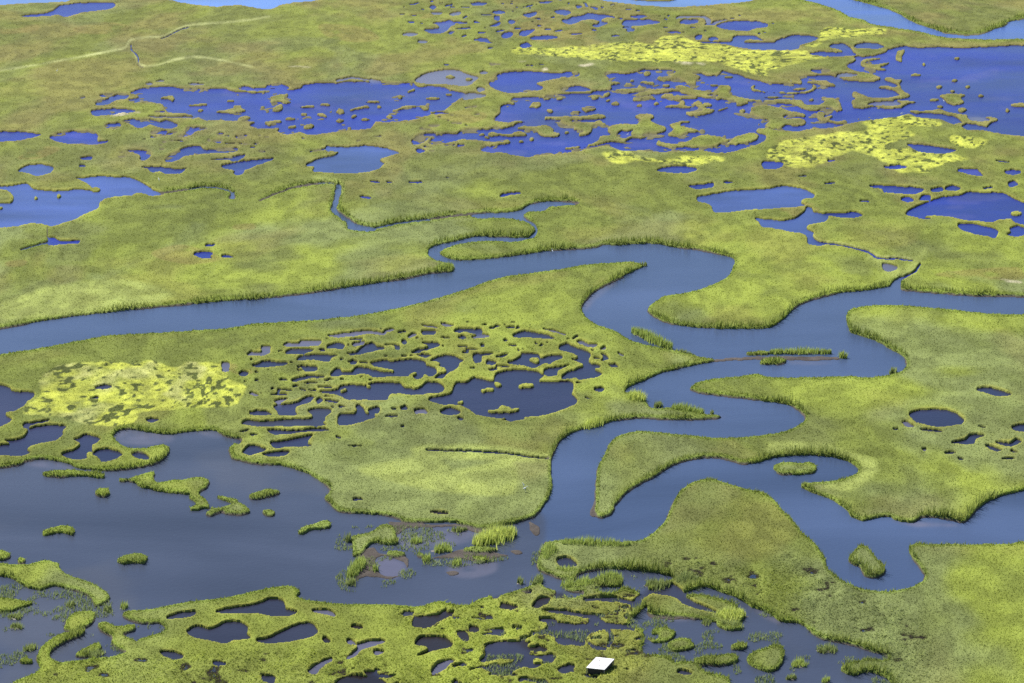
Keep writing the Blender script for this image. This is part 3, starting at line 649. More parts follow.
# islets one can tell apart by themselves: survey x, y | how it looks and where it lies | short name used for its small neighbours
ANCHORS = [r.split('|') for r in """
177 489|largest lagoon island, ragged bright green grass branching at its right end|ragged lagoon island
632 131|wide olive islet holding a tiny pool, lower middle of the far blue ponds|islet with the tiny pool
374 540|grassy clump on mud just below the meadow at the lagoon mouth|muddy grass clump
768 660|broad blocky tussock islet near the bottom edge of the right lagoon|blocky tussock islet
867 563|upright oval reed islet filling the lower right creek loop|oval creek islet
698 143|very long low islet along the near shore of the far blue ponds|long near-shore islet
580 123|long-armed islet with a drooping right end, left of the open blue water|long-armed islet
878 97|forked islet wrapped round a lavender shallow in the far right ponds|forked islet
729 98|longest ragged islet chain across the middle of the far ponds, ending in a square hook|ragged chain islet
795 470|flat oblong reed islet in the creek's small round bay|oblong reed islet
80 622|slanting bright grass strip at the lower left lagoon edge|slanting grass strip
230 509|hooked grass islet just off the right tip of the ragged lagoon island|hooked lagoon islet
72 475|long thin reed strip under the scalloped pools at far left|thin reed strip
543 131|smooth two-lobed islet with a bright near rim, left of the far ponds|two-lobed islet
680 131|pale-topped islet with a trailing right tail beside open blue water|pale tailed islet
681 646|round tussock islet, the right one of a pair above the white blind's pool|right tussock of the pair
744 140|lens-shaped olive islet at the right end of the near-shore chain|lens-shaped islet
133 560|smooth bean-shaped grass islet alone in mid lagoon|bean-shaped islet
953 100|flat islet with rough edges standing in the wide far right pond|flat right-pond islet
702 110|hook-shaped islet curling under the ragged chain islet|curled hook islet
60 532|small arched grass islet in the upper left lagoon|arched islet
316 528|thin slanting grass islet near the right lagoon shore|slanting thin islet
90 652|short stubby grass islet inside the bottom left pool|stubby pool islet
264 495|oblong grass islet right of the hooked lagoon islet|oblong lagoon islet
480 551|low grass on the thin mud line right of the lagoon mouth|mud-line grass
828 119|bare-edged hooked islet joining the yellow plants' shore, far right|bare-edged hooked islet
872 66|curved three-pronged islet at the top of the far right pond|three-pronged islet
505 411|knobbly grass islet in the largest dark pool, near its lower shore|knobbly dark-pool islet
773 362|low reed islet on the mid-creek mud bar, right of its middle|mid-bar reed islet
508 135|slender islet with a rounded right end, lower left of the far ponds|slender left islet
280 100|star-shaped islet in the left far blue pond|star-shaped islet
662 637|round tussock islet, the left one of a pair above the white blind's pool|left tussock of the pair
234 111|ragged spindle-shaped islet in the left far blue pond|spindle islet
897 106|short bar islet below the forked islet, far right|bar under the forked islet
633 91|thin double-ended islet at the centre of the far ponds|double-ended islet
103 494|small round bright grass islet below the thin reed strip|round bright islet
396 555|low grass islet at the top rim of the ring-shaped mud flat|mud-ring grass islet
739 648|small tussock islet left of the blocky tussock islet|small right-lagoon tussock
800 92|thin crescent islet curving along the far right shore|crescent islet
822 84|short thick spit islet above the crescent islet|short spit islet
900 56|narrow upright islet at the upper left corner of the far right pond|narrow upright islet
680 106|small flat islet with a peaked left side below the ragged islet chain|peaked flat islet
643 99|short bar islet below the double-ended islet|short bar islet
759 354|thin reed line on the upper edge of the mid-creek mud bar|thin reed line
526 387|oval yellow-green islet at the upper right of the largest dark pool|oval dark-pool islet
26 662|low tussock by the bottom left frame corner|corner tussock
279 109|kidney-shaped islet just below the star-shaped islet|kidney islet
269 514|small square tussock under the oblong lagoon islet|square tussock
1021 106|islet cut by the right frame edge in the far right pond|frame-edge islet
481 560|small grass scrap on mud below the mud-line grass|mud scrap
538 663|small round tussock in the pool left of the white blind|tussock left of the blind
536 105|round bushy islet in open blue water right of the far left ponds|round bushy islet
404 108|thin arched islet in the left far pond's right half|thin arched islet
309 127|ragged scrap islet near the near shore of the left far pond|ragged scrap islet
1016 214|small islet in the deep blue pond at the right frame edge|right-edge pond islet
535 361|rounded yellow islet among the upper right dark pools|rounded yellow islet
488 391|small oblong islet at the upper left of the largest dark pool|small dark-pool islet
756 90|lone islet left of the crescent islet, far right|lone left islet
21 562|small reed islet on the left lagoon edge above the slanting grass strip|left-edge reed islet
353 81|thin sliver islet in the top right arm of the left far pond|top sliver islet
425 556|scrap of low grass right of the ring-shaped mud flat|mud-ring scrap
513 534|tiny grass scrap on the muddy point right of the brightest reeds|muddy point scrap
59 197|tiny round islet in the left blue pond, nearer the far shore spit|left-pond islet
344 392|tiny round islet in the long dark pool|long-pool islet
461 404|tiny round islet left of the knobbly dark-pool islet|tiny dark-pool islet
""".strip().splitlines()]
ANCH = [(float(a[0].split()[0]), float(a[0].split()[1]), a[1], a[2]) for a in ANCHORS]
def group_of(px, py):
    if py < 150: return 'grass islets in the far blue ponds'
    if py < 425 and px < 620: return 'grass islets in the dark pools'
    return 'grassy islets in the creek and lagoon'
def describe_all(items):
    """items: (x, y, area, w, h) -> labels that single each islet out"""
    lab = [None]*len(items); used = set()
    pairs = sorted((abs(it[0]-q[0])+abs(it[1]-q[1])*1.5, i, k) for i, it in enumerate(items) for k, q in enumerate(ANCH))
    for dd, i, k in pairs:
        if dd < 8 and lab[i] is None and k not in used: lab[i] = ANCH[k][2]; used.add(k)
    live = [ANCH[k] for k in used]
    rest = {}
    for i, (px, py, a, w, h) in enumerate(items):
        if lab[i]: continue
        q = min(live, key=lambda q: ((px-q[0])/2.2)**2+((py-q[1]))**2)
        dx, dy = (px-q[0])/2.5, py-q[1]
        side = ('right of' if dx > 0 else 'left of') if abs(dx) > abs(dy) else ('below' if dy > 0 else 'above')
        shape = 'thin' if w > 4.5*max(h, 1) else 'oblong' if w > 2.6*max(h, 1) else 'round'
        size = 'tiny' if a < 16 else 'small' if a < 120 else 'medium-sized' if a < 450 else 'large'; shape = shape if a < 120 else 'ragged'
        rest.setdefault((side, q[3]), []).append((px, i, size, shape))
    for (side, an), v in rest.items():
        v.sort()
        word = {1: ('',), 2: (', left one of two', ', right one of two'), 3: (', left one of three', ', middle one of three', ', right one of three')}.get(len(v))
        if word is None:
            o = ('leftmost', 'second from the left', 'third from the left', 'fourth from the left', 'fifth from the left', 'sixth from the left', 'seventh from the left', 'eighth from the left')
            word = [', '+o[min(k, 7)] if k < len(v)-1 else ', rightmost of its row' for k in range(len(v))]
        for k, (px, i, size, shape) in enumerate(v):
            lab[i] = f'{size} {shape} grass islet {side} the {an}{word[k]}'
    return lab
# ---------------------------------------------------------------- survey frame -> ground plane
CAMH, PITCH, FPX = 150.0, math.radians(17.0), 2562.0
CP, SP = math.cos(PITCH), math.sin(PITCH)
def ground(x, y, z=0.0):
    """survey coordinates -> metres on the marsh (z = height of the point)"""
    u = np.asarray(x, float) - IMW/2; v = IMH/2 - np.asarray(y, float)
    t = (z - CAMH)/(-FPX*SP + v*CP)
    return u*t, (FPX*CP + v*SP)*t
def pxm(y):
    """survey units per metre (sideways) at a row"""
    v = IMH/2 - np.asarray(y, float)
    return (FPX*SP - v*CP)/CAMH

# ---------------------------------------------------------------- noise
def _h(ix, iy, s):
    n = (ix.astype(np.int64)*374761393 + iy.astype(np.int64)*668265263 + s*1442695041) & 0xffffffff
    n = ((n ^ (n >> 13))*1274126177) & 0xffffffff
    n = n ^ (n >> 16)
    return (n & 0xffff).astype(np.float32)/65535.0
def vnoise(x, y, s=0):
    x = np.asarray(x, np.float64); y = np.asarray(y, np.float64)
    ix = np.floor(x); iy = np.floor(y); fx = (x-ix).astype(np.float32); fy = (y-iy).astype(np.float32)
    fx = fx*fx*(3-2*fx); fy = fy*fy*(3-2*fy)
    a = _h(ix, iy, s); b = _h(ix+1, iy, s); c = _h(ix, iy+1, s); d = _h(ix+1, iy+1, s)
    return (a*(1-fx)+b*fx)*(1-fy)+(c*(1-fx)+d*fx)*fy
def fbm(x, y, s=0, o=4):
    r = 0.0; a = 0.5; t = 0.0
    for k in range(o):
        r = r + a*vnoise(x*2**k+17.3*k, y*2**k-9.1*k, s+k); t += a; a *= 0.55
    return r/t
def sstep(a, b, x): 
    t = np.clip((x-a)/(b-a), 0, 1); return t*t*(3-2*t)

# ---------------------------------------------------------------- rasters of the survey
S = 2; RX0, RX1, RY0, RY1 = -420, 1444, -62, 830
NX, NY = (RX1-RX0)*S, (RY1-RY0)*S
def parse(txt):
    out = []
    for seg in txt.split(';'):
        seg = seg.strip()
        if not seg: continue
        h, _, b = seg.partition(':')
        h = h.split(); n = [float(q) for q in b.split()]
        p = np.array(n).reshape(-1, 2)
        if h[0] == 'g': pass
        elif len(h) == 2: p = p/3.996 + [256*int(h[0]), (0, 171, 342, 512)[int(h[1])]]
        else: p = p/8.0 + [float(h[0]), float(h[1])]
        out.append(p)
    return np.vstack(out)
def spline(p, closed=True, n=4, ten=0.38):
    m = len(p); q = []
    rngk = range(m) if closed else range(m-1)
    for i in rngk:
        p1 = p[i]; p2 = p[(i+1) % m]
        p0 = p[i-1] if (closed or i > 0) else p1; p3 = p[(i+2) % m] if (closed or i+2 < m) else p2
        m1 = (p2-p0)*ten; m2 = (p3-p1)*ten
        d = np.linalg.norm(p2-p1)
        for v in (m1, m2):
            l = np.linalg.norm(v)
            if l > d: v *= d/l
        for k in range(n):
            t = k/n
            q.append((2*t**3-3*t*t+1)*p1+(t**3-2*t*t+t)*m1+(-2*t**3+3*t*t)*p2+(t**3-t*t)*m2)
    if not closed: q.append(p[-1])
    return np.array(q)
def fill(poly, closed_spline=True):
    """boolean patch (row0, col0, array) of a closed outline"""
    q = spline(poly) if closed_spline else poly
    X = (q[:, 0]-RX0)*S; Y = (q[:, 1]-RY0)*S
    r0 = max(0, int(np.floor(Y.min()))-1); r1 = min(NY, int(np.ceil(Y.max()))+2)
    c0 = max(0, int(np.floor(X.min()))-1); c1 = min(NX, int(np.ceil(X.max()))+2)
    if r1 <= r0 or c1 <= c0: return None
    M = np.zeros((r1-r0, c1-c0), bool)
    X2 = np.roll(X, -1); Y2 = np.roll(Y, -1)
    cols = np.arange(c0, c1)+0.5
    for r in range(r0, r1):
        yc = r+0.5
        k = (Y <= yc) != (Y2 <= yc)
        if not k.any(): continue
        xs = np.sort(X[k]+(yc-Y[k])*(X2[k]-X[k])/(Y2[k]-Y[k]))
        M[r-r0] = (np.searchsorted(xs, cols) % 2) == 1
    return r0, c0, M
def ribbon(p, w):
    """outline of a slot of width w along a line"""
    q = spline(p, False, 3)
    d = np.gradient(q, axis=0); d /= np.linalg.norm(d, axis=1)[:, None]+1e-9
    nn = np.stack([-d[:, 1], d[:, 0]], 1)
    m = len(q); pr = np.sin(np.linspace(0.25, math.pi-0.25, m))**0.5
    off = nn*(w*0.5*pr)[:, None]
    return np.vstack([q+off, (q-off)[::-1]])
LANDH = 0.38
BID = dict(b=1, c=2, l=3, p=4, u=5, s=6, d=7, g=8, r=9, q=10)
water = np.zeros((NY, NX), bool); body = np.zeros((NY, NX), np.uint8)
mud = np.zeros((NY, NX), bool)
def put_water(patch, bid):
    r0, c0, M = patch
    ymid = RY0+(r0+M.shape[0]/2)/S
    sh = max(1, int(round((0.55 if ymid > 180 else .42)*LANDH*0.95*float(pxm(ymid))*S)))     # the near bank stands in front of the far part of a pool
    sh = min(sh, NY-r0-M.shape[0])
    H = np.zeros((M.shape[0]+max(sh, 0), M.shape[1]), bool)
    for k in range(sh+1): H[k:k+M.shape[0]] |= M
    v = water[r0:r0+H.shape[0], c0:c0+H.shape[1]]; v |= H
    b = body[r0:r0+H.shape[0], c0:c0+H.shape[1]]; b[H] = bid
    if bid == 6: mud[r0:r0+M.shape[0], c0:c0+M.shape[1]] &= ~M
for line in SHORE.strip().splitlines():
    kind, _, txt = line.partition('|')
    p = parse(txt)
    if kind[0] == 'W':
        f = fill(p)
        if f: put_water(f, BID[kind[1]])
    elif kind[0] == 'H':
        hw = kind.split(); w = float(hw[1])/(8.0 if len(txt.split(':')[0].split()) == 3 else 4.0)
        f = fill(ribbon(p, w), False)
        if f: put_water(f, BID[hw[0][1]])
    elif kind[0] in 'LM':
        f = fill(p)
        if f:
            r0, c0, M = f
            if kind[0] == 'L':
                # an islet's far shore lies below its raised top edge
                th = M.sum()/max(1, M.any(0).sum()); n = min(int(.75*LANDH*float(pxm(RY0+r0/S))*S), int((.34 if RY0+r0/S > 170 else .27)*th))
                E = M.copy()
                for k in range(1, n+1): E[k:] &= M[:-k]; E[:k] = False
                M = E
                water[r0:r0+M.shape[0], c0:c0+M.shape[1]] &= ~M
            else:
                mud[r0:r0+M.shape[0], c0:c0+M.shape[1]] |= M
zone = {k: np.zeros((NY, NX), bool) for k in 'YPRKTSGJE'}
for line in ZONES.strip().splitlines():
    k, _, txt = line.partition('|')
    f = fill(ribbon(parse(txt), float(k.split()[1])), False) if ' ' in k else fill(parse(txt)); k = k[0]
    if f:
        r0, c0, M = f; zone[k][r0:r0+M.shape[0], c0:c0+M.shape[1]] |= M
def box(a, rx, ry):
    a = a.astype(np.float32)
    for ax, r in ((1, rx), (0, ry)):
        if r < 1: continue
        pad = [(0, 0), (0, 0)]; pad[ax] = (r+1, r)
        c = np.cumsum(np.pad(a, pad, mode='edge'), axis=ax, dtype=np.float32 if a.shape[ax] < 1 else np.float64)
        n = a.shape[ax]
        a = ((np.take(c, range(2*r+1, 2*r+1+n), ax)-np.take(c, range(0, n), ax))/(2*r+1)).astype(np.float32)
    return a
def blur(a, rx, ry): return box(box(a, rx, ry), rx, ry)
# little pools nobody drew: noise-shaped slots in the pocked zones
gx = (np.arange(NX)+0.5)/S+RX0; gy = (np.arange(NY)+0.5)/S+RY0
kz = blur(zone['K'], 6, 4)
rows = np.where(kz.any(1))[0]; sl = slice(rows.min(), rows.max()+1)
GX, GY = np.meshgrid(gx, gy[sl])
asp = np.clip((GY+60)/400, 0.25, 1)
nz = fbm(GX/9.0, GY/(3.4*np.clip(GY/300, 0.55, 1)), 31, 2)
free = 1-blur(water, 4, 3)[sl]
mp = (nz > 0.735) & (kz[sl] > 0.5) & (free > 0.93)
water[sl] |= mp
bs = body[sl]; bs[mp] = np.where(GY[mp] > 200, 4, 5)
del GX, GY, nz, free
tz = blur(zone['T'], 6, 4)
rows = np.where(zone['T'].any(1))[0]; sl = slice(rows.min(), rows.max()+1)
GX, GY = np.meshgrid(gx, gy[sl]); wv = 6*(vnoise(GX/30., GY/14., 35)-.5)
nz = fbm((GX+wv)/17.0, (GY+.5*wv)/5.2, 34, 3)
mp = (nz > 0.675) & (tz[sl] > .6) & (GX < 660) & (GX > 350) & (((GX-600)/24)**2+((GY-664)/11)**2 > 1)
water[sl] |= mp; bs = body[sl]; bs[mp & (bs == 0)] = np.where(fbm(GX/60., GY/30., 36, 2) > .5, 8, 7)[mp & (bs == 0)]
rows = slice(int((60-RY0)*S), int((160-RY0)*S)); GX, GY = np.meshgrid(gx, gy[rows])
nearl = blur(~water, 12, 5)[rows]; wd = fbm(GX/11., GY/2.6, 37, 3)
weed = (body[rows] == 5) & water[rows] & (wd > .77-.42*nearl) & (nearl > .05) & (GX < 880)
mud[rows] |= weed
del GX, GY, nz, nearl, wd
landf = blur(~water, 1, 1)
mudf = blur(mud, 1, 1)
creek = water & ((body == 2) | (body == 3) | (body == 9))
creekf = blur(creek, 7, 6)
edgew = blur(water, 8, 5); footf = blur(~water, 4, 3)
zf = {k: blur(zone[k], 5, 3) for k in 'YPRTSGE'}; zf['J'] = blur(zone['J'], 1, 1)
def samp(a, x, y, warp=None):
    fx = (x-RX0)*S-0.5; fy = (y-RY0)*S-0.5
    fx = np.clip(fx, 0, NX-1.001); fy = np.clip(fy, 0, NY-1.001)
    ix = fx.astype(np.int32); iy = fy.astype(np.int32); fx = (fx-ix).astype(np.float32); fy = (fy-iy).astype(np.float32)
    return (a[iy, ix]*(1-fx)+a[iy, ix+1]*fx)*(1-fy)+(a[iy+1, ix]*(1-fx)+a[iy+1, ix+1]*fx)*fy
def warp(x, y):
    k = 0.9
    wx = x+k*(1.3*(vnoise(x/5.0, y/3.0, 3)-.5)+2.2*(vnoise(x/2.3, y/1.5, 4)-.5)*0.14)
    wy = y+k*(0.9*(vnoise(x/4.6, y/3.3, 5)-.5)+1.5*(vnoise(x/2.6, y/1.6, 6)-.5)*0.12)
    return wx, wy

# ---------------------------------------------------------------- heights and plant colours
def fields(x, y):
    """everything the marsh needs to know at survey points"""
    X, Y = ground(x, y)
    wx, wy = warp(x, y)
    f = samp(landf, wx, wy); m = samp(mudf, wx, wy)
    yel = samp(zf['Y'], wx, wy); tus = samp(zf['T'], x, y)
    n1 = fbm(X/2.2, Y/2.6, 40, 3); n2 = fbm(X/14., Y/18., 41, 3)
    cw = samp(creekf, x, y)
    foot = sstep(.16, .40, samp(footf, wx, wy))*sstep(.03, .10, cw)*sstep(.45, .55, fbm(X/15., Y/20., 44, 3))
    m = np.maximum(m, foot)
    d = dict(X=X, Y=Y, cw=cw, f=f, m=m, yel=yel, tus=tus, n1=n1, n2=n2)
    ramp = sstep(0.42, 0.64, f)
    hum = (n1-.5)*(0.16+.7*tus) + (n2-.5)*0.16
    top = LANDH*(1-0.25*tus)+hum*sstep(0.5, 0.95, f)
    z = -0.45+(top+0.45)*ramp
    mz = np.where(m > 0.3, -0.02+0.10*sstep(0.35, 0.75, m)+0.10*(n1-.5), -9)
    d['z'] = np.maximum(z, mz); d['ramp'] = ramp; d['top'] = top
    return d
def mix(a, b, t): return a*(1-t[..., None])+b*t[..., None]
C_ = lambda *v: np.array(v, np.float32)
OLIVE = C_(.138, .166, .032); YGREEN = C_(.208, .250, .040); BROWN = C_(.190, .152, .048); GREY = C_(.160, .190, .070)
DEEP = C_(.105, .130, .030); YELLOW = C_(.44, .47, .070); PALE = C_(.44, .40, .27); LUSH = C_(.150, .205, .028)
PEAT = C_(.017, .013, .009); MUDC = C_(.078, .066, .058); GOLD = C_(.255, .255, .046)
def plant_colour(x, y, d):
    X, Y = d['X'], d['Y']
    sw = 26*(fbm(X/60., Y/90., 70, 3)-.5); X = X+sw; Y = Y+1.6*sw*(vnoise(X/40., Y/60., 71)-.3)
    a = fbm(X/46., Y/70., 50, 4); b = fbm(X/30., Y/48., 52, 4); c = fbm(X/17., Y/30., 54, 3); e = fbm(X/5., Y/8., 56, 3)
    far = sstep(230, 90, y)
    base = mix(np.broadcast_to(OLIVE, a.shape+(3,)), YGREEN, sstep(.40, .62, a))
    base = mix(base, GREY, sstep(.52, .66, b)*0.8)
    base = mix(base, C_(.118, .135, .045), sstep(.54, .68, fbm(X/24., Y/40., 66, 4))*0.6)
    base = mix(base, BROWN, np.clip(sstep(.52, .70, c)*(0.25+0.22*far), 0, 1))
    base = mix(base, DEEP, sstep(.56, .75, fbm(X/9., Y/14., 58, 3))*0.35)
    base = mix(base, mix(np.broadcast_to(C_(.128, .140, .032), a.shape+(3,)), C_(.155, .142, .046), sstep(.42, .6, c)), .55*sstep(250, 110, y)+0*a)
    base = mix(base, C_(.225, .265, .036), sstep(560, 650, y)*0.45*sstep(700, 500, x)+0*a)
    ed = samp(edgew, x, y)
    base = mix(base, mix(np.broadcast_to(GOLD, a.shape+(3,)), C_(.195, .168, .058), sstep(200, 130, y)), sstep(.10, .45, ed)*0.6*(1-sstep(.02, .2, samp(creekf, x, y))))
    base = mix(base, LUSH, sstep(.05, .3, samp(creekf, x, y))*0.6)
    g_ = samp(zf['G'], x, y); base = mix(base, C_(.25, .29, .075), g_*(.4+.9*e))
    r = samp(zf['R'], x, y)
    base = mix(base, BROWN, sstep(.3, .8, r)*0.5*sstep(.3, .55, e+0.15*b))
    yl = sstep(.30, .80, d['yel']*0.85+0.9*(fbm(X/5., Y/9., 60, 4)-.5))
    speck = sstep(.565, .64, .035*sstep(250, 330, y)+.72*fbm(X/1.1, Y/2.0, 62, 2)+.28*fbm(X/8., Y/14., 63, 3))
    pale_y = mix(np.broadcast_to(YELLOW, a.shape+(3,)), C_(.36, .37, .12), sstep(.46, .64, fbm(X/8., Y/13., 64, 3))*sstep(200, 330, y))
    base = mix(base, DEEP*0.6, yl*speck*.9)
    fy = fbm(X/1.3, Y/1.7, 65, 2)
    base = mix(base, pale_y, yl*(1-speck)*np.clip(.42+.3*e+.55*(fy-.4)*2, .15, 1))
    base = mix(base, C_(.42, .44, .19), np.clip(samp(zf['J'], x, y)*(.1+.8*e), 0, .65))
    pl = .8*sstep(.3, .75, samp(zf['P'], x, y)*(0.35+1.1*(fbm(X/2.5, Y/3., 73, 3))))
    base = mix(base, PALE, pl)
    mid = fbm(X/2.8, Y/4.6, 72, 3)
    base = base*((0.84+0.32*e)*(0.84+0.32*sstep(.3, .7, mid)))[..., None]
    d['yl'] = yl*(1-speck)
    return base
def ground_colour(x, y, d):
    base = plant_colour(x, y, d)
    wall = 1-sstep(.62, .93, (d['z']+0.05)/np.maximum(d['top'], .2))
    bank = mix(np.broadcast_to(PEAT, base.shape), C_(.075, .058, .046), sstep(.04, .12, d['cw'])*(.35+.9*d['n1'])*.9)
    base = mix(base, bank, wall)
    mm = (d['m'] > 0.35) & (d['ramp'] < .8)
    mc = np.where((y < 165)[..., None], C_(.120, .112, .060)[None], MUDC[None])*(0.55+0.9*d['n1'])[..., None]
    return np.where(mm[..., None], mc, base)

# ---------------------------------------------------------------- materials
def newmat(name):
    m = bpy.data.materials.new(name); m.use_nodes = True
    nt = m.node_tree; nt.nodes.clear(); return m, nt, nt.nodes, nt.links
def ground_material():
    m, nt, N, L = newmat('marsh turf and peat')
    o = N.new('ShaderNodeOutputMaterial'); p = N.new('ShaderNodeBsdfPrincipled')
    at = N.new('ShaderNodeAttribute'); at.attribute_name = 'Col'
    tc = N.new('ShaderNodeTexCoord'); n = N.new('ShaderNodeTexNoise'); n.inputs['Scale'].default_value = 2.6; n.inputs['Detail'].default_value = 5; n.inputs['Roughness'].default_value = .7
    mr = N.new('ShaderNodeMapRange'); mr.inputs[1].default_value = .3; mr.inputs[2].default_value = .7; mr.inputs[3].default_value = .76; mr.inputs[4].default_value = 1.24
    mx = N.new('ShaderNodeVectorMath'); mx.operation = 'SCALE'
    bp = N.new('ShaderNodeBump'); bp.inputs['Strength'].default_value = .7; bp.inputs['Distance'].default_value = .25
    L.new(tc.outputs['Object'], n.inputs['Vector']); L.new(n.outputs['Fac'], mr.inputs[0]); L.new(at.outputs['Color'], mx.inputs[0]); L.new(mr.outputs[0], mx.inputs['Scale'])
    L.new(mx.outputs[0], p.inputs['Base Color']); L.new(n.outputs['Fac'], bp.inputs['Height']); L.new(bp.outputs[0], p.inputs['Normal'])
    p.inputs['Roughness'].default_value = .95; p.inputs['Specular IOR Level'].default_value = .12
    L.new(p.outputs[0], o.inputs[0]); return m
def grass_material():
    m, nt, N, L = newmat('grass blades')
    o = N.new('ShaderNodeOutputMaterial'); d = N.new('ShaderNodeBsdfDiffuse'); t = N.new('ShaderNodeBsdfTranslucent'); mx = N.new('ShaderNodeMixShader'); mx.inputs[0].default_value = .40
    at = N.new('ShaderNodeAttribute'); at.attribute_name = 'Col'
    tc = N.new('ShaderNodeTexCoord'); n = N.new('ShaderNodeTexNoise'); n.inputs['Scale'].default_value = 1.1; n.inputs['Detail'].default_value = 3
    mr = N.new('ShaderNodeMapRange'); mr.inputs[1].default_value = .3; mr.inputs[2].default_value = .7; mr.inputs[3].default_value = .82; mr.inputs[4].default_value = 1.18
    sc_ = N.new('ShaderNodeVectorMath'); sc_.operation = 'SCALE'
    L.new(tc.outputs['Object'], n.inputs['Vector']); L.new(n.outputs['Fac'], mr.inputs[0]); L.new(at.outputs['Color'], sc_.inputs[0]); L.new(mr.outputs[0], sc_.inputs['Scale'])
    # leaves are many and thin: the sward shades like the soft surface it forms
    g = N.new('ShaderNodeNewGeometry'); up = N.new('ShaderNodeVectorMath'); up.operation = 'MULTIPLY_ADD'; up.inputs[1].default_value = (.45,)*3; up.inputs[2].default_value = (0, 0, .8)
    nm = N.new('ShaderNodeVectorMath'); nm.operation = 'NORMALIZE'; L.new(g.outputs['Normal'], up.inputs[0]); L.new(up.outputs[0], nm.inputs[0]); L.new(nm.outputs[0], d.inputs['Normal'])
    L.new(sc_.outputs[0], d.inputs[0]); L.new(sc_.outputs[0], t.inputs[0]); L.new(d.outputs[0], mx.inputs[1]); L.new(t.outputs[0], mx.inputs[2]); L.new(mx.outputs[0], o.inputs[0]); return m
def water_material():
    m, nt, N, L = newmat('marsh water')
    o = N.new('ShaderNodeOutputMaterial'); p = N.new('ShaderNodeBsdfPrincipled')
    at = N.new('ShaderNodeAttribute'); at.attribute_name = 'Col'
    tc = N.new('ShaderNodeTexCoord')
    mp = N.new('ShaderNodeMapping'); mp.inputs['Scale'].default_value = (.012, .03, 1)
    big = N.new('ShaderNodeTexNoise'); big.inputs['Scale'].default_value = 1.0; big.inputs['Detail'].default_value = 4; big.inputs['Distortion'].default_value = .6
    mr = N.new('ShaderNodeMapRange'); mr.inputs[1].default_value = .3; mr.inputs[2].default_value = .7; mr.inputs[3].default_value = .72; mr.inputs[4].default_value = 1.3
    s_ = N.new('ShaderNodeVectorMath'); s_.operation = 'SCALE'
    rp = N.new('ShaderNodeTexNoise'); rp.inputs['Scale'].default_value = 1.3; rp.inputs['Detail'].default_value = 4; rp.inputs['Roughness'].default_value = .6
    bp = N.new('ShaderNodeBump'); bp.inputs['Strength'].default_value = .22; bp.inputs['Distance'].default_value = .12
    L.new(tc.outputs['Object'], mp.inputs[0]); L.new(mp.outputs[0], big.inputs['Vector']); L.new(big.outputs['Fac'], mr.inputs[0]); L.new(at.outputs['Color'], s_.inputs[0]); L.new(mr.outputs[0], s_.inputs['Scale']); L.new(s_.outputs[0], p.inputs['Base Color'])
    L.new(tc.outputs['Object'], rp.inputs['Vector']); L.new(rp.outputs['Fac'], bp.inputs['Height']); L.new(bp.outputs[0], p.inputs['Normal'])
    r2 = N.new('ShaderNodeMapRange'); r2.inputs[1].default_value = .35; r2.inputs[2].default_value = .65; r2.inputs[3].default_value = .16; r2.inputs[4].default_value = .30
    L.new(big.outputs['Fac'], r2.inputs[0]); L.new(r2.outputs[0], p.inputs['Roughness'])
    p.inputs['IOR'].default_value = 1.33; p.inputs['Specular IOR Level'].default_value = WATER_SPEC
    L.new(p.outputs[0], o.inputs[0]); return m
def plain(name, col, rough=.7, scale=8., amt=.15):
    m, nt, N, L = newmat(name)
    o = N.new('ShaderNodeOutputMaterial'); p = N.new('ShaderNodeBsdfPrincipled')
    tc = N.new('ShaderNodeTexCoord'); n = N.new('ShaderNodeTexNoise'); n.inputs['Scale'].default_value = scale; n.inputs['Detail'].default_value = 5
    r = N.new('ShaderNodeValToRGB'); r.color_ramp.elements[0].position = .3; r.color_ramp.elements[1].position = .7
    r.color_ramp.elements[0].color = tuple(c*(1-amt) for c in col)+(1,); r.color_ramp.elements[1].color = tuple(min(1, c*(1+amt)) for c in col)+(1,)
    L.new(tc.outputs['Object'], n.inputs['Vector']); L.new(n.outputs['Fac'], r.inputs[0]); L.new(r.outputs[0], p.inputs['Base Color']); p.inputs['Roughness'].default_value = rough
    L.new(p.outputs[0], o.inputs[0]); return m
WATER_SPEC = .22
M_GROUND, M_GRASS, M_WATER = ground_material(), grass_material(), water_material()

# ---------------------------------------------------------------- mesh helpers
def tag(o, label=None, cat=None, group=None, kind=None):
    for k, v in (('label', label), ('category', cat), ('group', group), ('kind', kind)):
        if v: o[k] = v
    return o
def make(name, V, F, mat, col=None, smooth=True, parent=None, loc=None):
    """V (n,3), F (m,3|4) arrays -> object"""
    V = np.asarray(V, np.float32); F = np.asarray(F, np.int32)
    if loc is not None: V = V-np.asarray(loc, np.float32)
    me = bpy.data.meshes.new(name)
    me.vertices.add(len(V)); me.vertices.foreach_set('co', V.ravel())
    k = F.shape[1]; me.loops.add(F.size); me.loops.foreach_set('vertex_index', F.ravel())
    me.polygons.add(len(F)); me.polygons.foreach_set('loop_start', np.arange(0, F.size, k, dtype=np.int32)); me.polygons.foreach_set('loop_total', np.full(len(F), k, np.int32))
    if smooth: me.polygons.foreach_set('use_smooth', np.ones(len(F), bool))
    if col is not None:
        a = me.color_attributes.new('Col', 'FLOAT_COLOR', 'POINT')
        c = np.ones((len(V), 4), np.float32); c[:, :3] = col; a.data.foreach_set('color', c.ravel())
    me.update(calc_edges=True); me.materials.append(mat)
    o = bpy.data.objects.new(name, me); sc.collection.objects.link(o)
    if parent is not None: o.parent = parent
    elif loc is not None: o.location = loc
    return o
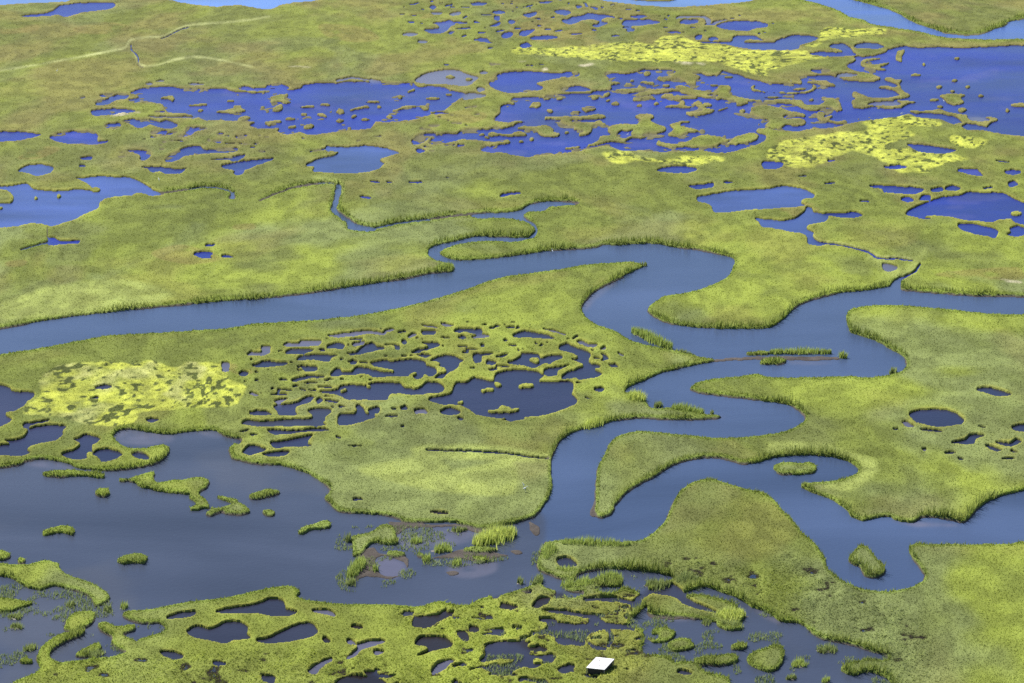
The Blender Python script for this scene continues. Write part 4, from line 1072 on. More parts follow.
def blades(X, Y, Z, H, W, lean, col, bend=None):
    """tapered leaves as triangles"""
    n = len(X); az = rng.uniform(0, 2*math.pi, n); la = rng.uniform(0, 2*math.pi, n)
    dx, dy = np.cos(az)*W*.5, np.sin(az)*W*.5
    lx = np.cos(la)*lean*H+WIND[0]*H; ly = np.sin(la)*lean*H+WIND[1]*H
    V = np.empty((n, 3, 3), np.float32)
    V[:, 0] = np.stack([X-dx, Y-dy, Z-.08], 1); V[:, 1] = np.stack([X+dx, Y+dy, Z-.08], 1)
    V[:, 2] = np.stack([X+lx, Y+ly, Z+H], 1)
    return V.reshape(-1, 3), np.arange(3*n, dtype=np.int32).reshape(-1, 3), np.repeat(col, 3, 0)
WIND = (.10, .04)

# ---------------------------------------------------------------- marsh terrain
def axis(a, b, f0, f1, fine, coarse):
    return np.concatenate([np.arange(a, f0, coarse), np.arange(f0, f1, fine), np.arange(f1, b+1e-6, coarse)])
ax = axis(-400, 1424, -30, 1054, STEPX, 4.0); ay = axis(-58, 812, -20, 716, STEPY, 2.5)
AX, AY = np.meshgrid(ax, ay); D = fields(AX, AY)
solid = (D['f'] > 0.5)
def components(mask):
    """run-based labelling (8-connected), returns labels from 1"""
    par = [0]
    def find(a):
        while par[a] != a: par[a] = par[par[a]]; a = par[a]
        return a
    lab = np.zeros(mask.shape, np.int32); prev = []
    for r in range(mask.shape[0]):
        m = np.concatenate([[0], mask[r].astype(np.int8), [0]]); dd = np.diff(m)
        st = np.where(dd == 1)[0]; en = np.where(dd == -1)[0]; cur = []; j = 0
        for s, e in zip(st, en):
            l = 0
            while j < len(prev) and prev[j][1] < s: j += 1
            k = j
            while k < len(prev) and prev[k][0] <= e:
                pl = find(prev[k][2])
                if l == 0: l = pl
                elif pl != l: par[pl] = l
                k += 1
            if l == 0: par.append(len(par)); l = len(par)-1
            lab[r, s:e] = l; cur.append((s, e, l))
        prev = cur
    roots = np.array([find(i) for i in range(len(par))]); u, inv = np.unique(roots, return_inverse=True)
    return inv[lab], len(u)
lab, nl = components(solid)
dxw = np.gradient(ax); dyw = np.gradient(ay)
area = np.bincount(lab.ravel(), weights=(dxw[None, :]*dyw[:, None]).ravel(), minlength=nl); area[0] = 0
cx = np.bincount(lab.ravel(), weights=AX.ravel(), minlength=nl)/np.maximum(np.bincount(lab.ravel(), minlength=nl), 1)
cy = np.bincount(lab.ravel(), weights=AY.ravel(), minlength=nl)/np.maximum(np.bincount(lab.ravel(), minlength=nl), 1)
xmin = np.full(nl, 1e9); xmax = np.full(nl, -1e9); ymin = np.full(nl, 1e9); ymax = np.full(nl, -1e9)
np.minimum.at(xmin, lab.ravel(), AX.ravel()); np.maximum.at(xmax, lab.ravel(), AX.ravel()); np.minimum.at(ymin, lab.ravel(), AY.ravel()); np.maximum.at(ymax, lab.ravel(), AY.ravel())
outside = (xmin < -30) | (xmax > 1054) | (ymax > 716) | (ymin < -20)
main = (area > 9000) | (outside & (area > 60))
# within the frame, small pieces of land are islets; scraps are washed away
drop = ((area < 7) | (cy > 690) | (cy < 8) | (cx < 2) | (cx > 1022)) & ~main
D['z'] = np.where(drop[lab] & (lab > 0), -.45, D['z'])
ids = np.arange(nl); order = np.argsort(-area)
islet_ids = [i for i in order if i > 0 and not main[i] and not drop[i]]
# spread labels a little so that the banks go with their land
L2 = lab.copy()
for it in range(4):
    for ax_, s in ((0, 1), (0, -1), (1, 1), (1, -1)):
        sh = np.roll(L2, s, ax_); k = (L2 == 0) & (sh > 0); L2[k] = sh[k]
COL = ground_colour(AX, AY, D)
VX, VY = D['X'], D['Y']
nr, nc = AX.shape
VI = np.arange(nr*nc, dtype=np.int32).reshape(nr, nc)
q = np.stack([VI[1:, :-1], VI[1:, 1:], VI[:-1, 1:], VI[:-1, :-1]], -1).reshape(-1, 4)
zmax = np.maximum.reduce([D['z'][1:, :-1], D['z'][1:, 1:], D['z'][:-1, 1:], D['z'][:-1, :-1]]).ravel()
fl = np.maximum.reduce([L2[1:, :-1], L2[1:, 1:], L2[:-1, 1:], L2[:-1, :-1]]).ravel()
keep = zmax > -0.40
q = q[keep]; fl = fl[keep]
ALLV = np.stack([VX.ravel(), VY.ravel(), D['z'].ravel()], 1).astype(np.float32); ALLC = COL.reshape(-1, 3)
def sub(faces):
    u, inv = np.unique(faces, return_inverse=True); return ALLV[u], inv.reshape(faces.shape).astype(np.int32), ALLC[u]
ismain = main[fl] | (fl == 0)
V, F, C = sub(q[ismain])
tag(make('marsh_ground', V, F, M_GROUND, C), 'broad flat salt marsh of olive and yellow-green grass cut by winding creeks', 'marsh', kind='structure')

# ---------------------------------------------------------------- grass: tens of thousands of leaves, one object per sort
def scatter(n, x0=-20, x1=1044, y0=-10, y1=705):
    x = rng.uniform(x0, x1, n); y = rng.uniform(y0, y1, n); d = fields(x, y)
    return x, y, d
def label_at(x, y):
    ix = np.clip(np.searchsorted(ax, x), 1, nc-1); ix = np.where(x-ax[ix-1] < ax[ix]-x, ix-1, ix)
    iy = np.clip(np.searchsorted(ay, y), 1, nr-1); iy = np.where(y-ay[iy-1] < ay[iy]-y, iy-1, iy)
    return L2[iy, ix]
tufts = {i: [] for i in islet_ids}; big = {'marsh_grass': [], 'bank_reeds': [], 'yellow_ground_plants': []}
def sort_blades(kind, x, y, V, F, C):
    l = label_at(x, y); inm = main[l]
    V = V.reshape(-1, 3, 3); C = C.reshape(-1, 3, 3)
    if kind == 'marsh_grass':
        yl = YLW
        for nm, k in ((kind, inm & ~yl), ('yellow_ground_plants', inm & yl)): big[nm].append((V[k], C[k]))
    else: big[kind].append((V[inm], C[inm]))
    r = np.where(~inm & (l > 0))[0]; r = r[np.argsort(l[r], kind='stable')]
    ll = l[r]; cut = np.searchsorted(ll, np.arange(nl+1))
    for i in islet_ids:
        a, b = cut[i], cut[i+1]
        if b > a: tufts[i].append((V[r[a:b]], C[r[a:b]]))
x, y, d = scatter(NGRASS, -150, 1174, -50, 805)
k = d['f'] > np.where(samp(creekf, x, y) > .05, .66, .93); x, y = x[k], y[k]; d = {a: b[k] for a, b in d.items()}
pc = plant_colour(x, y, d); pm = pxm(y); n = len(x)
YLW = (d['yl'] > .45)
cr = samp(creekf, x, y)
H = (0.06+0.10*rng.random(n)+0.10*d['tus']*rng.random(n))+0.18*sstep(.04, .3, cr)*rng.random(n)
H *= (1+d['tus']*1.6*np.clip(d['n1']-.5, 0, 1))
H *= 0.35+0.65*sstep(.62, .98, np.maximum(d['f'], sstep(.05, .3, cr)))
W = (1.1+0.8*rng.random(n))/pm
pc = pc*(0.95+0.4*rng.random(n)+.6*d['tus']*sstep(.48, .6, d['n1']))[:, None]
V, F, C = blades(d['X'], d['Y'], d['z'], H, W, rng.uniform(.5, 2.2, n), pc)
sort_blades('marsh_grass', x, y, V, F, C)
# tall reeds along the creeks and the lagoon
x, y, d = scatter(NREED, -70, 1094, -20, 720)
cr = samp(creekf, x, y); north = samp(creekf, x, y+4.5)-samp(creekf, x, y-4.5)
patch = fbm(d['X']/9., d['Y']/9., 77, 3)
k = (d['f'] > .50) & (cr > .06+.12*patch) & (d['yel'] < .4) & (rng.random(len(x)) < .15+1.5*sstep(.34, .6, patch))
x, y = x[k], y[k]; cr = cr[k]; north = north[k]; patch = patch[k]; d = {a: b[k] for a, b in d.items()}
n = len(x); pc = plant_colour(x, y, d); pm = pxm(y)
tall = (0.24+0.85*sstep(-.05, .35, north)*(0.25+1.5*sstep(.3, .7, patch)))*np.where((x < 560) & (y > 425), .6, 1.0)+np.where((x > 560) & (y > 480), .25, 0)
H = .88*tall*(.6+.6*rng.random(n))*np.clip(.45+cr*2, 0, 1.15)
REED = C_(.235, .295, .060); REED2 = C_(.420, .460, .140)
rc = REED[None]*(.8+.5*rng.random(n))[:, None]; rc = mix(rc, REED2, rng.random(n)**2)
pc = mix(pc*1.15, rc, np.full(n, .7))
V, F, C = blades(d['X'], d['Y'], d['z'], H, (.75+.7*rng.random(n))/pm, rng.uniform(.08, .55, n), pc)
sort_blades('bank_reeds', x, y, V, F, C)
x, y, d = scatter(300000, -10, 1034, 495, 700)
ez = samp(zf['E'], x, y); pn = fbm(d['X']/3.2, d['Y']/4.0, 81, 3)
k = (d['f'] < .5) & (ez > .3) & (pn > .58) & (rng.random(len(x)) < .55)
x, y = x[k], y[k]; d = {a: b[k] for a, b in d.items()}; n = len(x)
V, F, C = blades(d['X'], d['Y'], np.zeros(n), .18+.5*rng.random(n)*sstep(.55, .66, pn[k]), (.9+.7*rng.random(n))/pxm(y), rng.uniform(.1, .5, n), mix(np.broadcast_to(C_(.20, .27, .10), (n, 3)), C_(.34, .40, .17), rng.random(n)))
big['emergent_plants'] = [(V.reshape(-1, 3, 3), C.reshape(-1, 3, 3))]
LABELS_BIG = {'emergent_plants': ('sparse pale green stems standing half submerged in the near shallows', 'water plants'),
              'marsh_grass': ('short olive-green marsh grass carpeting the ground between the pools', 'grass'),
              'bank_reeds': ('taller bright green cordgrass fringing the creek and lagoon banks', 'reeds'),
              'yellow_ground_plants': ('bright yellow low plants spread in blotchy mats over the marsh', 'ground plants')}
for nm, parts in big.items():
    V = np.concatenate([p[0] for p in parts]).reshape(-1, 3); C = np.concatenate([p[1] for p in parts]).reshape(-1, 3)
    tag(make(nm, V, np.arange(len(V), dtype=np.int32).reshape(-1, 3), M_GRASS, C, False), *LABELS_BIG[nm], kind='stuff')

# ---------------------------------------------------------------- islets: every piece of land in the water is a thing of its own
fo = np.argsort(fl, kind='stable'); fls = fl[fo]; cut = np.searchsorted(fls, np.arange(nl+1))
islets = []; LAB = dict(zip(islet_ids, describe_all([(cx[i], cy[i], area[i], xmax[i]-xmin[i], ymax[i]-ymin[i]) for i in islet_ids])))
for i in islet_ids:
    fc = q[fo[cut[i]:cut[i+1]]]
    if len(fc) < 3: continue
    u_, iv = np.unique(fc, return_inverse=True); iv = iv.reshape(fc.shape); vl = np.arange(len(u_))
    while True:                                   # an islet is one connected piece
        m_ = vl[iv].min(1); nv = vl.copy(); np.minimum.at(nv, iv.ravel(), np.repeat(m_, 4))
        if (nv == vl).all(): break
        vl = nv
    fl_ = vl[iv[:, 0]]; fc = fc[fl_ == np.bincount(fl_).argmax()]
    V, F, C = sub(fc)
    bx, by = ground(cx[i], ymax[i]); loc = (float(V[:, 0].mean()), float(V[:, 1].mean()), 0.0)
    nm, lb, ct, gp = 'grass_islet', LAB[i], 'islet', group_of(cx[i], cy[i])
    o = tag(make(nm, V, F, M_GROUND, C, loc=loc), lb, ct, gp)
    if tufts[i]:
        TV = np.concatenate([t[0] for t in tufts[i]]).reshape(-1, 3); TC = np.concatenate([t[1] for t in tufts[i]]).reshape(-1, 3)
        make('grass', TV, np.arange(len(TV), dtype=np.int32).reshape(-1, 3), M_GRASS, TC, False, parent=o, loc=loc)['kind'] = 'stuff'
    if LISTI: print('I', lb, round(cx[i]), round(cy[i]), round(area[i]), round(xmax[i]-xmin[i]), round(ymax[i]-ymin[i]))
    islets.append((cx[i], cy[i], area[i], nm, lb))
print('islets', len(islets), 'land faces', len(q))

# ---------------------------------------------------------------- water: one level sheet to the horizon, cut into its bodies
WCOL = {0: C_(.020, .034, .085), 1: C_(.085, .165, .400), 2: C_(.042, .064, .128), 3: C_(.041, .051, .083), 4: C_(.018, .021, .054), 5: C_(.006, .013, .165), 6: C_(.088, .088, .132), 7: C_(.016, .013, .016), 8: C_(.024, .026, .046), 9: C_(.048, .092, .270), 10: C_(.034, .058, .200)}  # q ponds paler: lighter sky reflection put into their base colour
wcr = np.zeros((NY//2, NX//2, 3), np.float32); bd = body[::2, ::2].copy()
seed = bd.copy()
for it in range(10):
    for a_, s in ((0, 1), (0, -1), (1, 1), (1, -1)):
        sh = np.roll(seed, s, a_); k = (seed == 0) & (sh > 0); seed[k] = sh[k]
for b in range(11): wcr[seed == b] = WCOL[b]
wcr = np.stack([blur(wcr[..., c], 2, 1) for c in range(3)], -1)
wx = np.concatenate([[-60000, -20000, -6000, -2500, -1200, -700], np.arange(-420, 1445, 2.0), [1700, 2200, 3500, 7000, 21000, 61000]])
wy = np.concatenate([[-436, -430, -415, -390, -350, -300, -240, -170, -110], np.arange(-62, 831, 1.5), [900, 1050, 1300, 1700, 2400, 3600, 6000]])
WXg, WYg = np.meshgrid(wx, wy); GXw, GYw = ground(WXg, WYg)
ixx = np.clip(((WXg-RX0)).astype(int), 0, NX//2-1); iyy = np.clip(((WYg-RY0)).astype(int), 0, NY//2-1)
wc = wcr[iyy, ixx].astype(np.float32); wb = seed[iyy, ixx]
# shallow mud showing through near some banks and drifting sediment
sh_ = sstep(.52, .72, fbm(GXw/22., GYw/30., 90, 4))
lag = ((wb == 3))[..., None]*(sh_*0.6)[..., None]
wc = wc*(1-lag)+C_(.060, .066, .088)*lag
lav = ((wb == 5))*sstep(.60, .72, fbm(WXg/40., WYg/9., 91, 4))*0.10
wc = mix(wc, C_(.16, .13, .24), lav.astype(np.float32))
wind = np.where((wb == 5)|(wb == 10), .55+.9*fbm(WXg/70., WYg/9., 95, 4), 1.).astype(np.float32); wc = wc*wind[..., None]  # wind-ruffled bands of darker reflection painted into the pond colour
sz = samp(zf['S'], WXg, WYg); wc = mix(wc, C_(.100, .098, .135), np.clip(sz*sz*(1.1*fbm(WXg/18., WYg/6., 93, 3)), 0, .6).astype(np.float32))
VI = np.arange(wc.shape[0]*wc.shape[1], dtype=np.int32).reshape(wc.shape[:2])
wq = np.stack([VI[1:, :-1], VI[1:, 1:], VI[:-1, 1:], VI[:-1, :-1]], -1).reshape(-1, 4)
wbf = wb[:-1, :-1].ravel()
WV = np.stack([GXw.ravel(), GYw.ravel(), np.zeros(GXw.size)], 1).astype(np.float32); WC = wc.reshape(-1, 3)
for nm, bs, lb, ct in (('water', (0,), 'open water level under and beyond the marsh', 'water'),
                       ('bay', (1,), 'pale blue open bay along the top edge of the marsh', 'bay'),
                       ('creek', (2, 9), 'steel-blue tidal creek winding in loops through the marsh', 'creek'),
                       ('lagoon', (3,), 'broad grey-blue lagoon in the lower left of the marsh', 'lagoon'),
                       ('marsh_pools', (4, 7, 8), 'dark indigo pools with scalloped banks in the marsh', 'pools'),
                       ('blue_ponds', (5, 10), 'deep blue ponds crowded with islets in the far marsh', 'ponds'),
                       ('shallow_pools', (6,), 'shallow lavender pools with muddy bottoms', 'pools')):
    k = np.isin(wbf, bs)
    u, inv = np.unique(wq[k], return_inverse=True)
    tag(make(nm, WV[u], inv.reshape(-1, 4), M_WATER, WC[u], True), lb, ct, kind='structure')
# ---------------------------------------------------------------- things standing in the marsh
def bm_obj(name, bm, mat, parent=None, smooth=False):
    me = bpy.data.meshes.new(name); bm.to_mesh(me); bm.free(); me.materials.append(mat)
    if smooth:
        for p in me.polygons: p.use_smooth = True
    o = bpy.data.objects.new(name, me); sc.collection.objects.link(o)
    if parent is not None: o.parent = parent
    return o
import bmesh
from mathutils import Matrix
def add_box(bm, c, s, bev=0.0):
    r = bmesh.ops.create_cube(bm, size=1.0); vs = r['verts']
    bmesh.ops.scale(bm, vec=s, verts=vs); bmesh.ops.translate(bm, vec=c, verts=vs)
    if bev:
        es = list({e for v in vs for e in v.link_edges}); bmesh.ops.bevel(bm, geom=es, offset=bev, segments=1, affect='EDGES')
def zat(px, py):
    return float(fields(np.array([float(px)]), np.array([float(py)]))['z'][0])
def spot(px, py, z=None):
    X, Y = ground(px, py, LANDH if z is None else z)
    return float(X), float(Y)
# white hunting blind half sunk in the turf: boarded roof over dark side walls on a sill
M_WHITE = plain('white painted boards', (.74, .74, .72), .6, 2.2, .10); M_DARK = plain('dark wall boards', (.035, .032, .03), .85); M_GREYWOOD = plain('weathered timber', (.22, .21, .20), .85)  # wall boards are near-black all over
ROOFH = 1.12
def corner(px, py): 
    X, Y = ground(px, py, ROOFH); return Vector((float(X), float(Y), 0))
A, B, C2, D2 = corner(586.3, 668), corner(604.3, 669.2), corner(614.6, 659.3), corner(596, 656.6)   # near left, near right, far right, far left
ctr = (A+B+C2+D2)/4
blind = bpy.data.objects.new('hunting_blind', None); sc.collection.objects.link(blind); blind.location = ctr
tag(blind, 'low white flat-roofed blind with dark sides standing in the tussocks at the bottom edge', 'blind')
ux = ((B-A)+(C2-D2)).normalized(); uy = ((D2-A)+(C2-B)).normalized()
la = ((B-A).length+(C2-D2).length)/2; lb_ = ((D2-A).length+(C2-B).length)/2
def bar(bm, a0, a1, b0, b1, z0, z1):
    """box in the blind's own skewed footprint"""
    vs = [bm.verts.new(ux*a+uy*b+Vector((0, 0, z))) for z in (z0, z1) for (a, b) in ((a0, b0), (a1, b0), (a1, b1), (a0, b1))]
    for f in ((3, 2, 1, 0), (4, 5, 6, 7), (0, 1, 5, 4), (1, 2, 6, 5), (2, 3, 7, 6), (3, 0, 4, 7)): bm.faces.new([vs[i] for i in f])
nb = 9
bm = bmesh.new()
for k in range(nb):
    a0 = -la/2+la*k/nb; bar(bm, a0+.008, a0+la/nb-.008, -lb_/2, lb_/2, ROOFH-.035+random.uniform(-.004, .004), ROOFH)
bm_obj('roof', bm, M_WHITE, blind)
bm = bmesh.new()
for s_ in (-1, 1): bar(bm, s_*la*.5-.03*s_-.03, s_*la*.5-.03*s_+.03, -lb_/2+.04, lb_/2-.04, ROOFH-.13, ROOFH-.045)
for s_ in (-1, 1): bar(bm, -la/2+.07, la/2-.07, s_*(lb_*.5-.07)-.03, s_*(lb_*.5-.07)+.03, ROOFH-.13, ROOFH-.045)
bm_obj('roof_frame', bm, M_GREYWOOD, blind)
i_, j_ = la*.44, lb_*.44
for (a0, a1, b0, b1) in ((-i_, i_, -j_, -j_+.05), (-i_, i_, j_-.05, j_), (-i_, -i_+.05, -j_+.052, j_-.052), (i_-.05, i_, -j_+.052, j_-.052)):
    bm = bmesh.new(); bar(bm, a0, a1, b0, b1, .15, ROOFH-.135); bm_obj('wall', bm, M_DARK, blind)
for sa in (-1, 1):
    for sb in (-1, 1):
        bm = bmesh.new(); bar(bm, sa*la*.47-.05, sa*la*.47+.05, sb*lb_*.47-.05, sb*lb_*.47+.05, -.3, ROOFH-.135); bm_obj('post', bm, M_GREYWOOD, blind)
for (a, b) in ((.22, .12), (.3, -.16), (.05, -.22), (-.2, .2)):
    bm = bmesh.new(); bar(bm, a*la, a*la+.16, b*lb_, b*lb_+.22, ROOFH+.002, ROOFH+.03); bm_obj('batten', bm, M_GREYWOOD, blind)

# egrets: one skinned body each (legs, trunk, neck, head, bill)
M_EGRET = plain('white plumage', (.82, .82, .80), .8, 6, .04)
def egret_mesh(stoop=0.0):
    P = [((0, 0, .62), .13), ((-.14, 0, .58), .10), ((-.30, 0, .50), .05), ((-.40, 0, .46), .02), ((.13, 0, .70), .10), ((.21, 0, .80), .05), ((.17, 0, .92), .035), ((.23+stoop*.1, 0, 1.04-stoop*.1), .035), ((.30+stoop*.15, 0, 1.07-stoop*.15), .042), ((.40+stoop*.15, 0, 1.05-stoop*.17), .014), ((.48+stoop*.15, 0, 1.035-stoop*.18), .006),
         ((.0, .06, .46), .05), ((.02, .065, .25), .017), ((.0, .065, .0), .015), ((.10, .065, .0), .010), ((.0, -.06, .46), .05), ((.02, -.065, .25), .017), ((.0, -.065, .0), .015), ((.10, -.065, .0), .010)]
    E = [(0, 1), (1, 2), (2, 3), (0, 4), (4, 5), (5, 6), (6, 7), (7, 8), (8, 9), (9, 10), (0, 11), (11, 12), (12, 13), (13, 14), (0, 15), (15, 16), (16, 17), (17, 18)]
    me = bpy.data.meshes.new('egret'); me.from_pydata([p[0] for p in P], E, [])
    o = bpy.data.objects.new('egret_tmp', me); sc.collection.objects.link(o)
    sk = o.modifiers.new('skin', 'SKIN'); o.modifiers.new('sub', 'SUBSURF').levels = 1
    for v, p in zip(me.skin_vertices[0].data, P): v.radius = (p[1], p[1])
    me.skin_vertices[0].data[0].use_root = True
    dg = bpy.context.evaluated_depsgraph_get(); m2 = bpy.data.meshes.new_from_object(o.evaluated_get(dg)); bpy.data.objects.remove(o)
    m2.name = 'egret'; m2.materials.clear(); m2.materials.append(M_EGRET)
    for p in m2.polygons: p.use_smooth = True
    return m2
EG = (egret_mesh(0), egret_mesh(1.0))
for k, (px, py, onland, lb) in enumerate((
    (57.2, 72.5, 1, 'white egret standing alone in open grass below the pale dry ditch'),
    (159, 181.5, 1, 'white egret standing in grass just above the left pond channel'),
    (523.5, 488, 1, 'white egret in meadow grass left of the creek, the farther of a pair'),
    (525, 491.5, 1, 'white egret in meadow grass left of the creek, the nearer of a pair'),
    (552.5, 253.5, 0, 'white egret wading at the foot of the reeds on the upper creek bend'),
    (555, 122, 1, 'white egret on a grass spit of the far blue ponds'),
    (627.8, 136.5, 1, 'white egret beside the little pool inside the large far islet'),
    (943.8, 103, 1, 'white egret at the left tip of the islet in the far right pond'),
    (791, 82.8, 1, 'white egret on the far shore above the crescent islet'),
    (901.5, 115.5, 1, 'white egret where yellow plants meet the far right pond'))):
    z = max(zat(px, py), 0.0)-.02
    if not onland: z = -.12
    X, Y = ground(px, py, z)
    o = bpy.data.objects.new('egret', EG[k % 2]); sc.collection.objects.link(o); o.location = (float(X), float(Y), z); o.rotation_euler.z = (k*2.1) % 6.28; o.scale = (1.0,)*3
    tag(o, lb, 'bird', 'white egrets scattered over the marsh')

# reed clumps: stands of tall cordgrass apart from the banks
VIV = C_(.62, .70, .17); VIV2 = C_(.40, .49, .12); DULL = C_(.30, .36, .12)
M_MUD = plain('bare creek mud', tuple(float(v) for v in MUDC), .6, 2.0, .3)
def reed_clump(pts, wid, h, colr, lb, dens=1.0, gp=None):
    q = spline(np.array(pts, float), False, 6)
    bx, by = ground(q[:, 0], q[:, 1], 0.02); n0 = len(q)
    seg = np.hypot(np.diff(bx), np.diff(by)).sum()+wid
    n = int(np.clip(seg*wid*34*dens+30, 40, 4000))
    t = rng.uniform(0, n0-1, n); i = np.minimum(t.astype(int), n0-2); fr = t-i
    prof = np.sqrt(np.clip(np.sin(np.pi*np.clip(t/(n0-1), .06, .94)), 0, 1))
    px_ = bx[i]*(1-fr)+bx[i+1]*fr+rng.normal(0, wid*.24, n)*prof; py_ = by[i]*(1-fr)+by[i+1]*fr+rng.normal(0, wid*.24, n)*prof*1.6
    loc = (float(px_.mean()), float(py_.mean()), 0.0)
    c = colr[None]*(.65+.7*rng.random(n))[:, None]
    pm_ = float(pxm(np.mean(q[:, 1])))
    V, F, C = blades(px_, py_, np.full(n, .04), h*(.55+.6*rng.random(n))*(.5+.5*prof), (.8+.7*rng.random(n))/pm_, rng.uniform(.03, .3, n), c)
    o = tag(bpy.data.objects.new('reed_clump', None), lb, 'reeds', gp); sc.collection.objects.link(o); o.location = loc
    make('stems', V, F, M_GRASS, C, False, parent=o, loc=loc)['kind'] = 'stuff'
    # root mound of mud
    th = np.linspace(0, 2*np.pi, 22, endpoint=False)
    sx = np.std(px_)*1.6+.25; sy = np.std(py_)*1.6+.3; ang = math.atan2(by[-1]-by[0], bx[-1]-bx[0]) if n0 > 2 else 0
    if seg > 2.5*wid:
        L_ = seg*.5; rx, ry = L_, wid*.55
    else: rx, ry, ang = sx, sy, 0
    jit = 1+.18*np.sin(3*th+n)+.1*np.cos(5*th)
    ex, ey = np.cos(th)*rx*jit, np.sin(th)*ry*jit
    ring = np.stack([ex*math.cos(ang)-ey*math.sin(ang), ex*math.sin(ang)+ey*math.cos(ang), np.full(22, -.15)], 1)
    ring2 = ring*[.6, .6, 0]+[0, 0, .07]
    V = np.vstack([ring, ring2, [[0, 0, .10]]]); me = bpy.data.meshes.new('mud_base')
    me.from_pydata(V.tolist(), [], [(k, (k+1) % 22, 22+(k+1) % 22, 22+k) for k in range(22)]+[(22+k, 22+(k+1) % 22, 44) for k in range(22)]); me.materials.append(M_MUD)
    for p in me.polygons: p.use_smooth = True
    mo = bpy.data.objects.new('mud_base', me); sc.collection.objects.link(mo); mo.parent = o
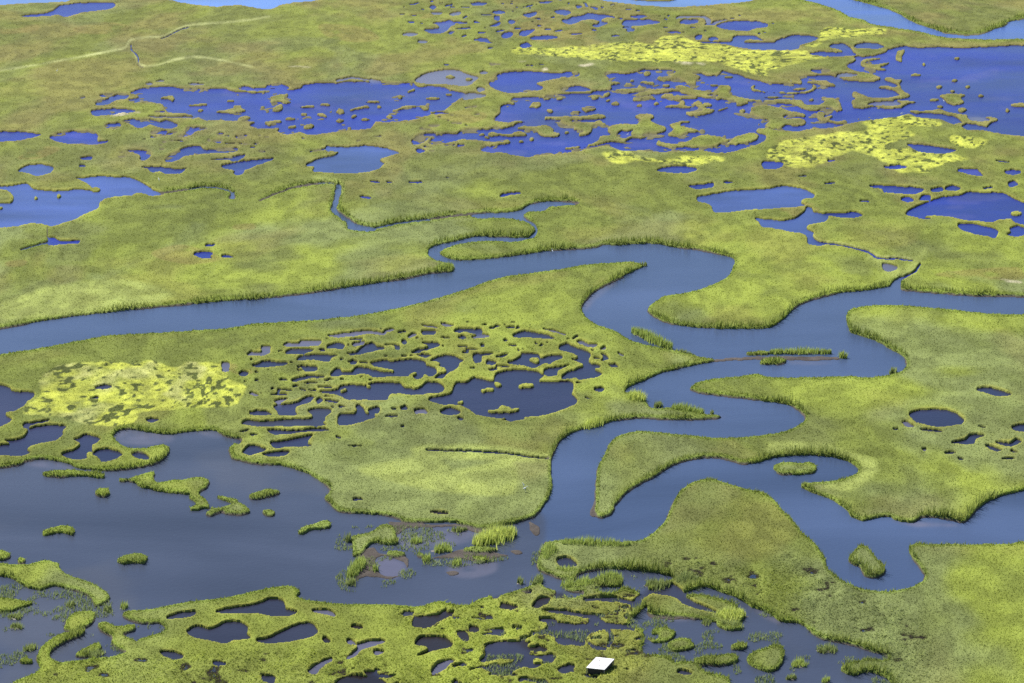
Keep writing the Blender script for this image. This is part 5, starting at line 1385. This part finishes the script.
CLUMPS = [
    ([(632.5, 332.5), (645, 337.5), (658, 344), (671, 349)], 1.7, 1.9, VIV2, 'long stand of pale green reeds leaning along the creek bank at the middle bend'),
    ([(676, 352), (684, 354), (690, 356)], .8, 1.0, DULL, 'low dull reed fringe at the mouth of the mud bar'),
    ([(562, 546), (585, 545), (608, 546.5), (630, 547)], 1.6, 1.45, VIV2, 'long straight row of reeds on the mud bar below the creek fork'),
    ([(476, 544), (488, 541), (500, 538), (513, 535)], 3.0, 2.1, VIV, 'bright yellow-green reed clump, the brightest one in the lagoon'),
    ([(629, 400), (636, 400), (643, 401)], 2.4, 2.0, VIV, 'square bright reed clump on the left creek bank'),
    ([(586, 428), (594, 425), (600, 423)], 2.0, 1.6, VIV, 'bright reed clump on the left bank above the narrow ditch'),
    ([(437, 270), (445, 270), (452, 268.5)], 2.0, 1.7, VIV2, 'reed clump on the point where the side channel joins the creek'),
    ([(672, 410), (686, 411), (703, 414)], 1.6, 1.5, VIV2, 'thin reed strip on the tip of the mud spit'),
    ([(711, 414.5), (713, 414)], .6, .9, DULL, 'single small reed tuft beyond the mud spit tip'),
    ([(655, 407), (661, 406)], 1.2, 1.1, DULL, 'small reed tuft at the root of the mud spit'),
    ([(350, 577), (356, 570), (362, 563)], 2.2, 1.6, VIV2, 'slanting dark green reed clump on the left mud flat of the lagoon'),
    ([(347, 541), (349, 541)], 1.0, 1.6, DULL, 'thin upright reed tuft off the left mud flat'),
    ([(349, 584), (353, 583)], 1.6, 1.0, DULL, 'rounded reed tuft off the lower tip of the mud flat'),
    ([(413, 542), (419, 542)], 1.4, 1.0, VIV2, 'little reed tuft on the thin mud line in the lagoon'),
    ([(374, 570), (376, 571)], 1.0, 1.2, VIV2, 'reed tuft at the rim of the ring-shaped mud flat'),
    ([(424, 561), (429, 559)], 1.5, 1.1, VIV2, 'round reed tuft at the right end of the mud flat'),
    ([(437, 552), (442, 549), (449, 551)], 1.8, 1.1, VIV2, 'paired reed tuft in the middle of the lagoon mouth'),
    ([(454, 564), (458, 564)], 1.4, .9, VIV2, 'small reed tuft just below the lagoon mud line'),
    ([(452, 530), (458, 531), (466, 530)], 1.0, .9, DULL, 'sparse low reeds under the muddy meadow edge'),
    ([(519, 583), (521, 583)], .9, 1.2, DULL, 'lone thin reed tuft in open water beside the lagoon shore'),
    ([(533, 586), (538, 582), (541, 580)], 1.5, 1.3, DULL, 'reed tuft on the lagoon shore corner below the creek fork'),
    ([(546, 560), (548, 553), (553, 552)], 2.3, 1.6, VIV2, 'tall green reed stand left of the muddy pool by the creek fork'),
    ([(556, 571), (566, 572), (577, 572)], 1.5, 1.0, VIV2, 'low reed strip closing the muddy pool by the creek fork'),
    ([(566, 587), (571, 586)], 1.9, 1.2, VIV2, 'first rounded reed tuft in the narrow pool below the creek fork'),
    ([(578, 587), (584, 584), (591, 585)], 2.0, 1.2, VIV2, 'reed tuft in the middle of the narrow pool below the creek fork'),
    ([(597, 582), (608, 579), (619, 580)], 2.2, 1.3, VIV2, 'long spiky reed stand at the right of the narrow pool'),
    ([(648, 585), (658, 587), (668, 585)], 2.0, 1.2, DULL, 'sparse grey-green reeds where the narrow pool meets the meadow'),
    ([(678, 583), (686, 580), (694, 580)], 2.4, 1.2, DULL, 'grey-green reed stand touching the muddy meadow bank'),
    ([(719, 617), (731, 618), (742, 616)], 2.4, 1.5, VIV, 'bright reed stand at the top of the right lagoon'),
    ([(722, 625), (733, 627), (741, 628)], 1.6, 1.0, DULL, 'scattered low reeds just below the bright reed stand'),
    ([(703, 624), (710, 623)], 1.0, .8, DULL, 'faint reed tuft left of the scattered low reeds'),
    ([(820, 652), (827, 650), (835, 651)], 1.6, .9, DULL, 'sparse pale reed tuft in open water of the right lagoon'),
    ([(793, 666), (799, 664), (805, 666)], 1.5, .9, VIV2, 'round pale reed tuft left of the sparse one in the right lagoon'),
    ([(787, 679), (795, 678)], 1.0, .8, DULL, 'faint reed tuft at the bottom edge of the right lagoon'),
    ([(823, 682), (828, 681)], 1.0, .9, VIV2, 'reed tuft cut by the bottom edge of the frame'),
    ([(10, 617), (20, 618)], 1.2, .8, DULL, 'faint reeds in the lower left water, the upper patch'),
    ([(12, 627), (22, 628)], 1.1, .8, DULL, 'faint reeds in the lower left water, the lower patch'),
    ([(68, 606), (74, 605)], 1.2, .9, DULL, 'small faint reed tuft below the long left island'),
    ([(122, 608), (126, 607)], 1.0, 1.1, VIV2, 'small reed tuft in the gap of the lagoon shore'),
    ([(105, 611), (109, 610)], 1.1, .9, DULL, 'pale reed tuft left of the lagoon shore gap'),
    ([(26, 650), (34, 648)], 1.5, .9, DULL, 'dull reed patch left of the hooked grass strip'),
    ([(103, 653), (92, 656), (84, 654)], 1.3, .9, DULL, 'low reeds inside the hooked grass strip pool'),
    ([(770, 353.5), (800, 353), (831, 353.5)], 1.3, 1.3, VIV2, 'row of thin reeds along the mid-creek mud bar'),
    ([(840, 357), (846, 358)], 1.2, 1.4, VIV2, 'reed tuft off the right end of the mid-creek mud bar'),
    ([(891, 373.5), (895, 372.5)], 1.1, 1.3, DULL, 'small reed tuft on the outer bank of the creek loop'),
    ([(640, 266), (646, 265.5)], 1.0, 1.0, DULL, 'reed tuft on the pointed tip of the meadow in the creek bend'),
]
for a in CLUMPS: reed_clump(*a)
# ---------------------------------------------------------------- camera, sun, sky
cam = bpy.data.cameras.new('camera'); co = bpy.data.objects.new('camera', cam); sc.collection.objects.link(co)
cam.sensor_width = 36; cam.lens = 36*FPX/IMW; cam.clip_start = 1; cam.clip_end = 200000
co.location = (0, 0, CAMH); co.rotation_euler = (math.pi/2-PITCH, 0, 0); sc.camera = co
EL, AZ = math.radians(48), math.radians(-38)          # sun stands ahead and to the left of the viewer
w = bpy.data.worlds.new('World'); sc.world = w; w.use_nodes = True
N = w.node_tree.nodes; L = w.node_tree.links; bg = N['Background']
sky = N.new('ShaderNodeTexSky'); sky.sky_type = 'NISHITA'; sky.sun_disc = False; sky.sun_elevation = EL; sky.sun_rotation = AZ
sky.air_density = 1.0; sky.dust_density = .2; sky.ozone_density = 3.0; sky.altitude = 150
L.new(sky.outputs[0], bg.inputs[0]); bg.inputs[1].default_value = .07
s = bpy.data.lights.new('sun', 'SUN'); so = bpy.data.objects.new('sun', s); sc.collection.objects.link(so)
s.energy = 4.2; s.angle = math.radians(.5); s.color = (1, .95, .87)
tosun = Vector((math.sin(AZ)*math.cos(EL), math.cos(AZ)*math.cos(EL), math.sin(EL)))
so.rotation_euler = tosun.to_track_quat('Z', 'Y').to_euler()
vs = sc.view_settings; vs.view_transform = 'Standard'; vs.look = 'None'; vs.exposure = .9; vs.gamma = 1; vs.use_curve_mapping = False
sc.cycles.use_denoising = False; sc.cycles.max_bounces = 6; sc.cycles.transparent_max_bounces = 4
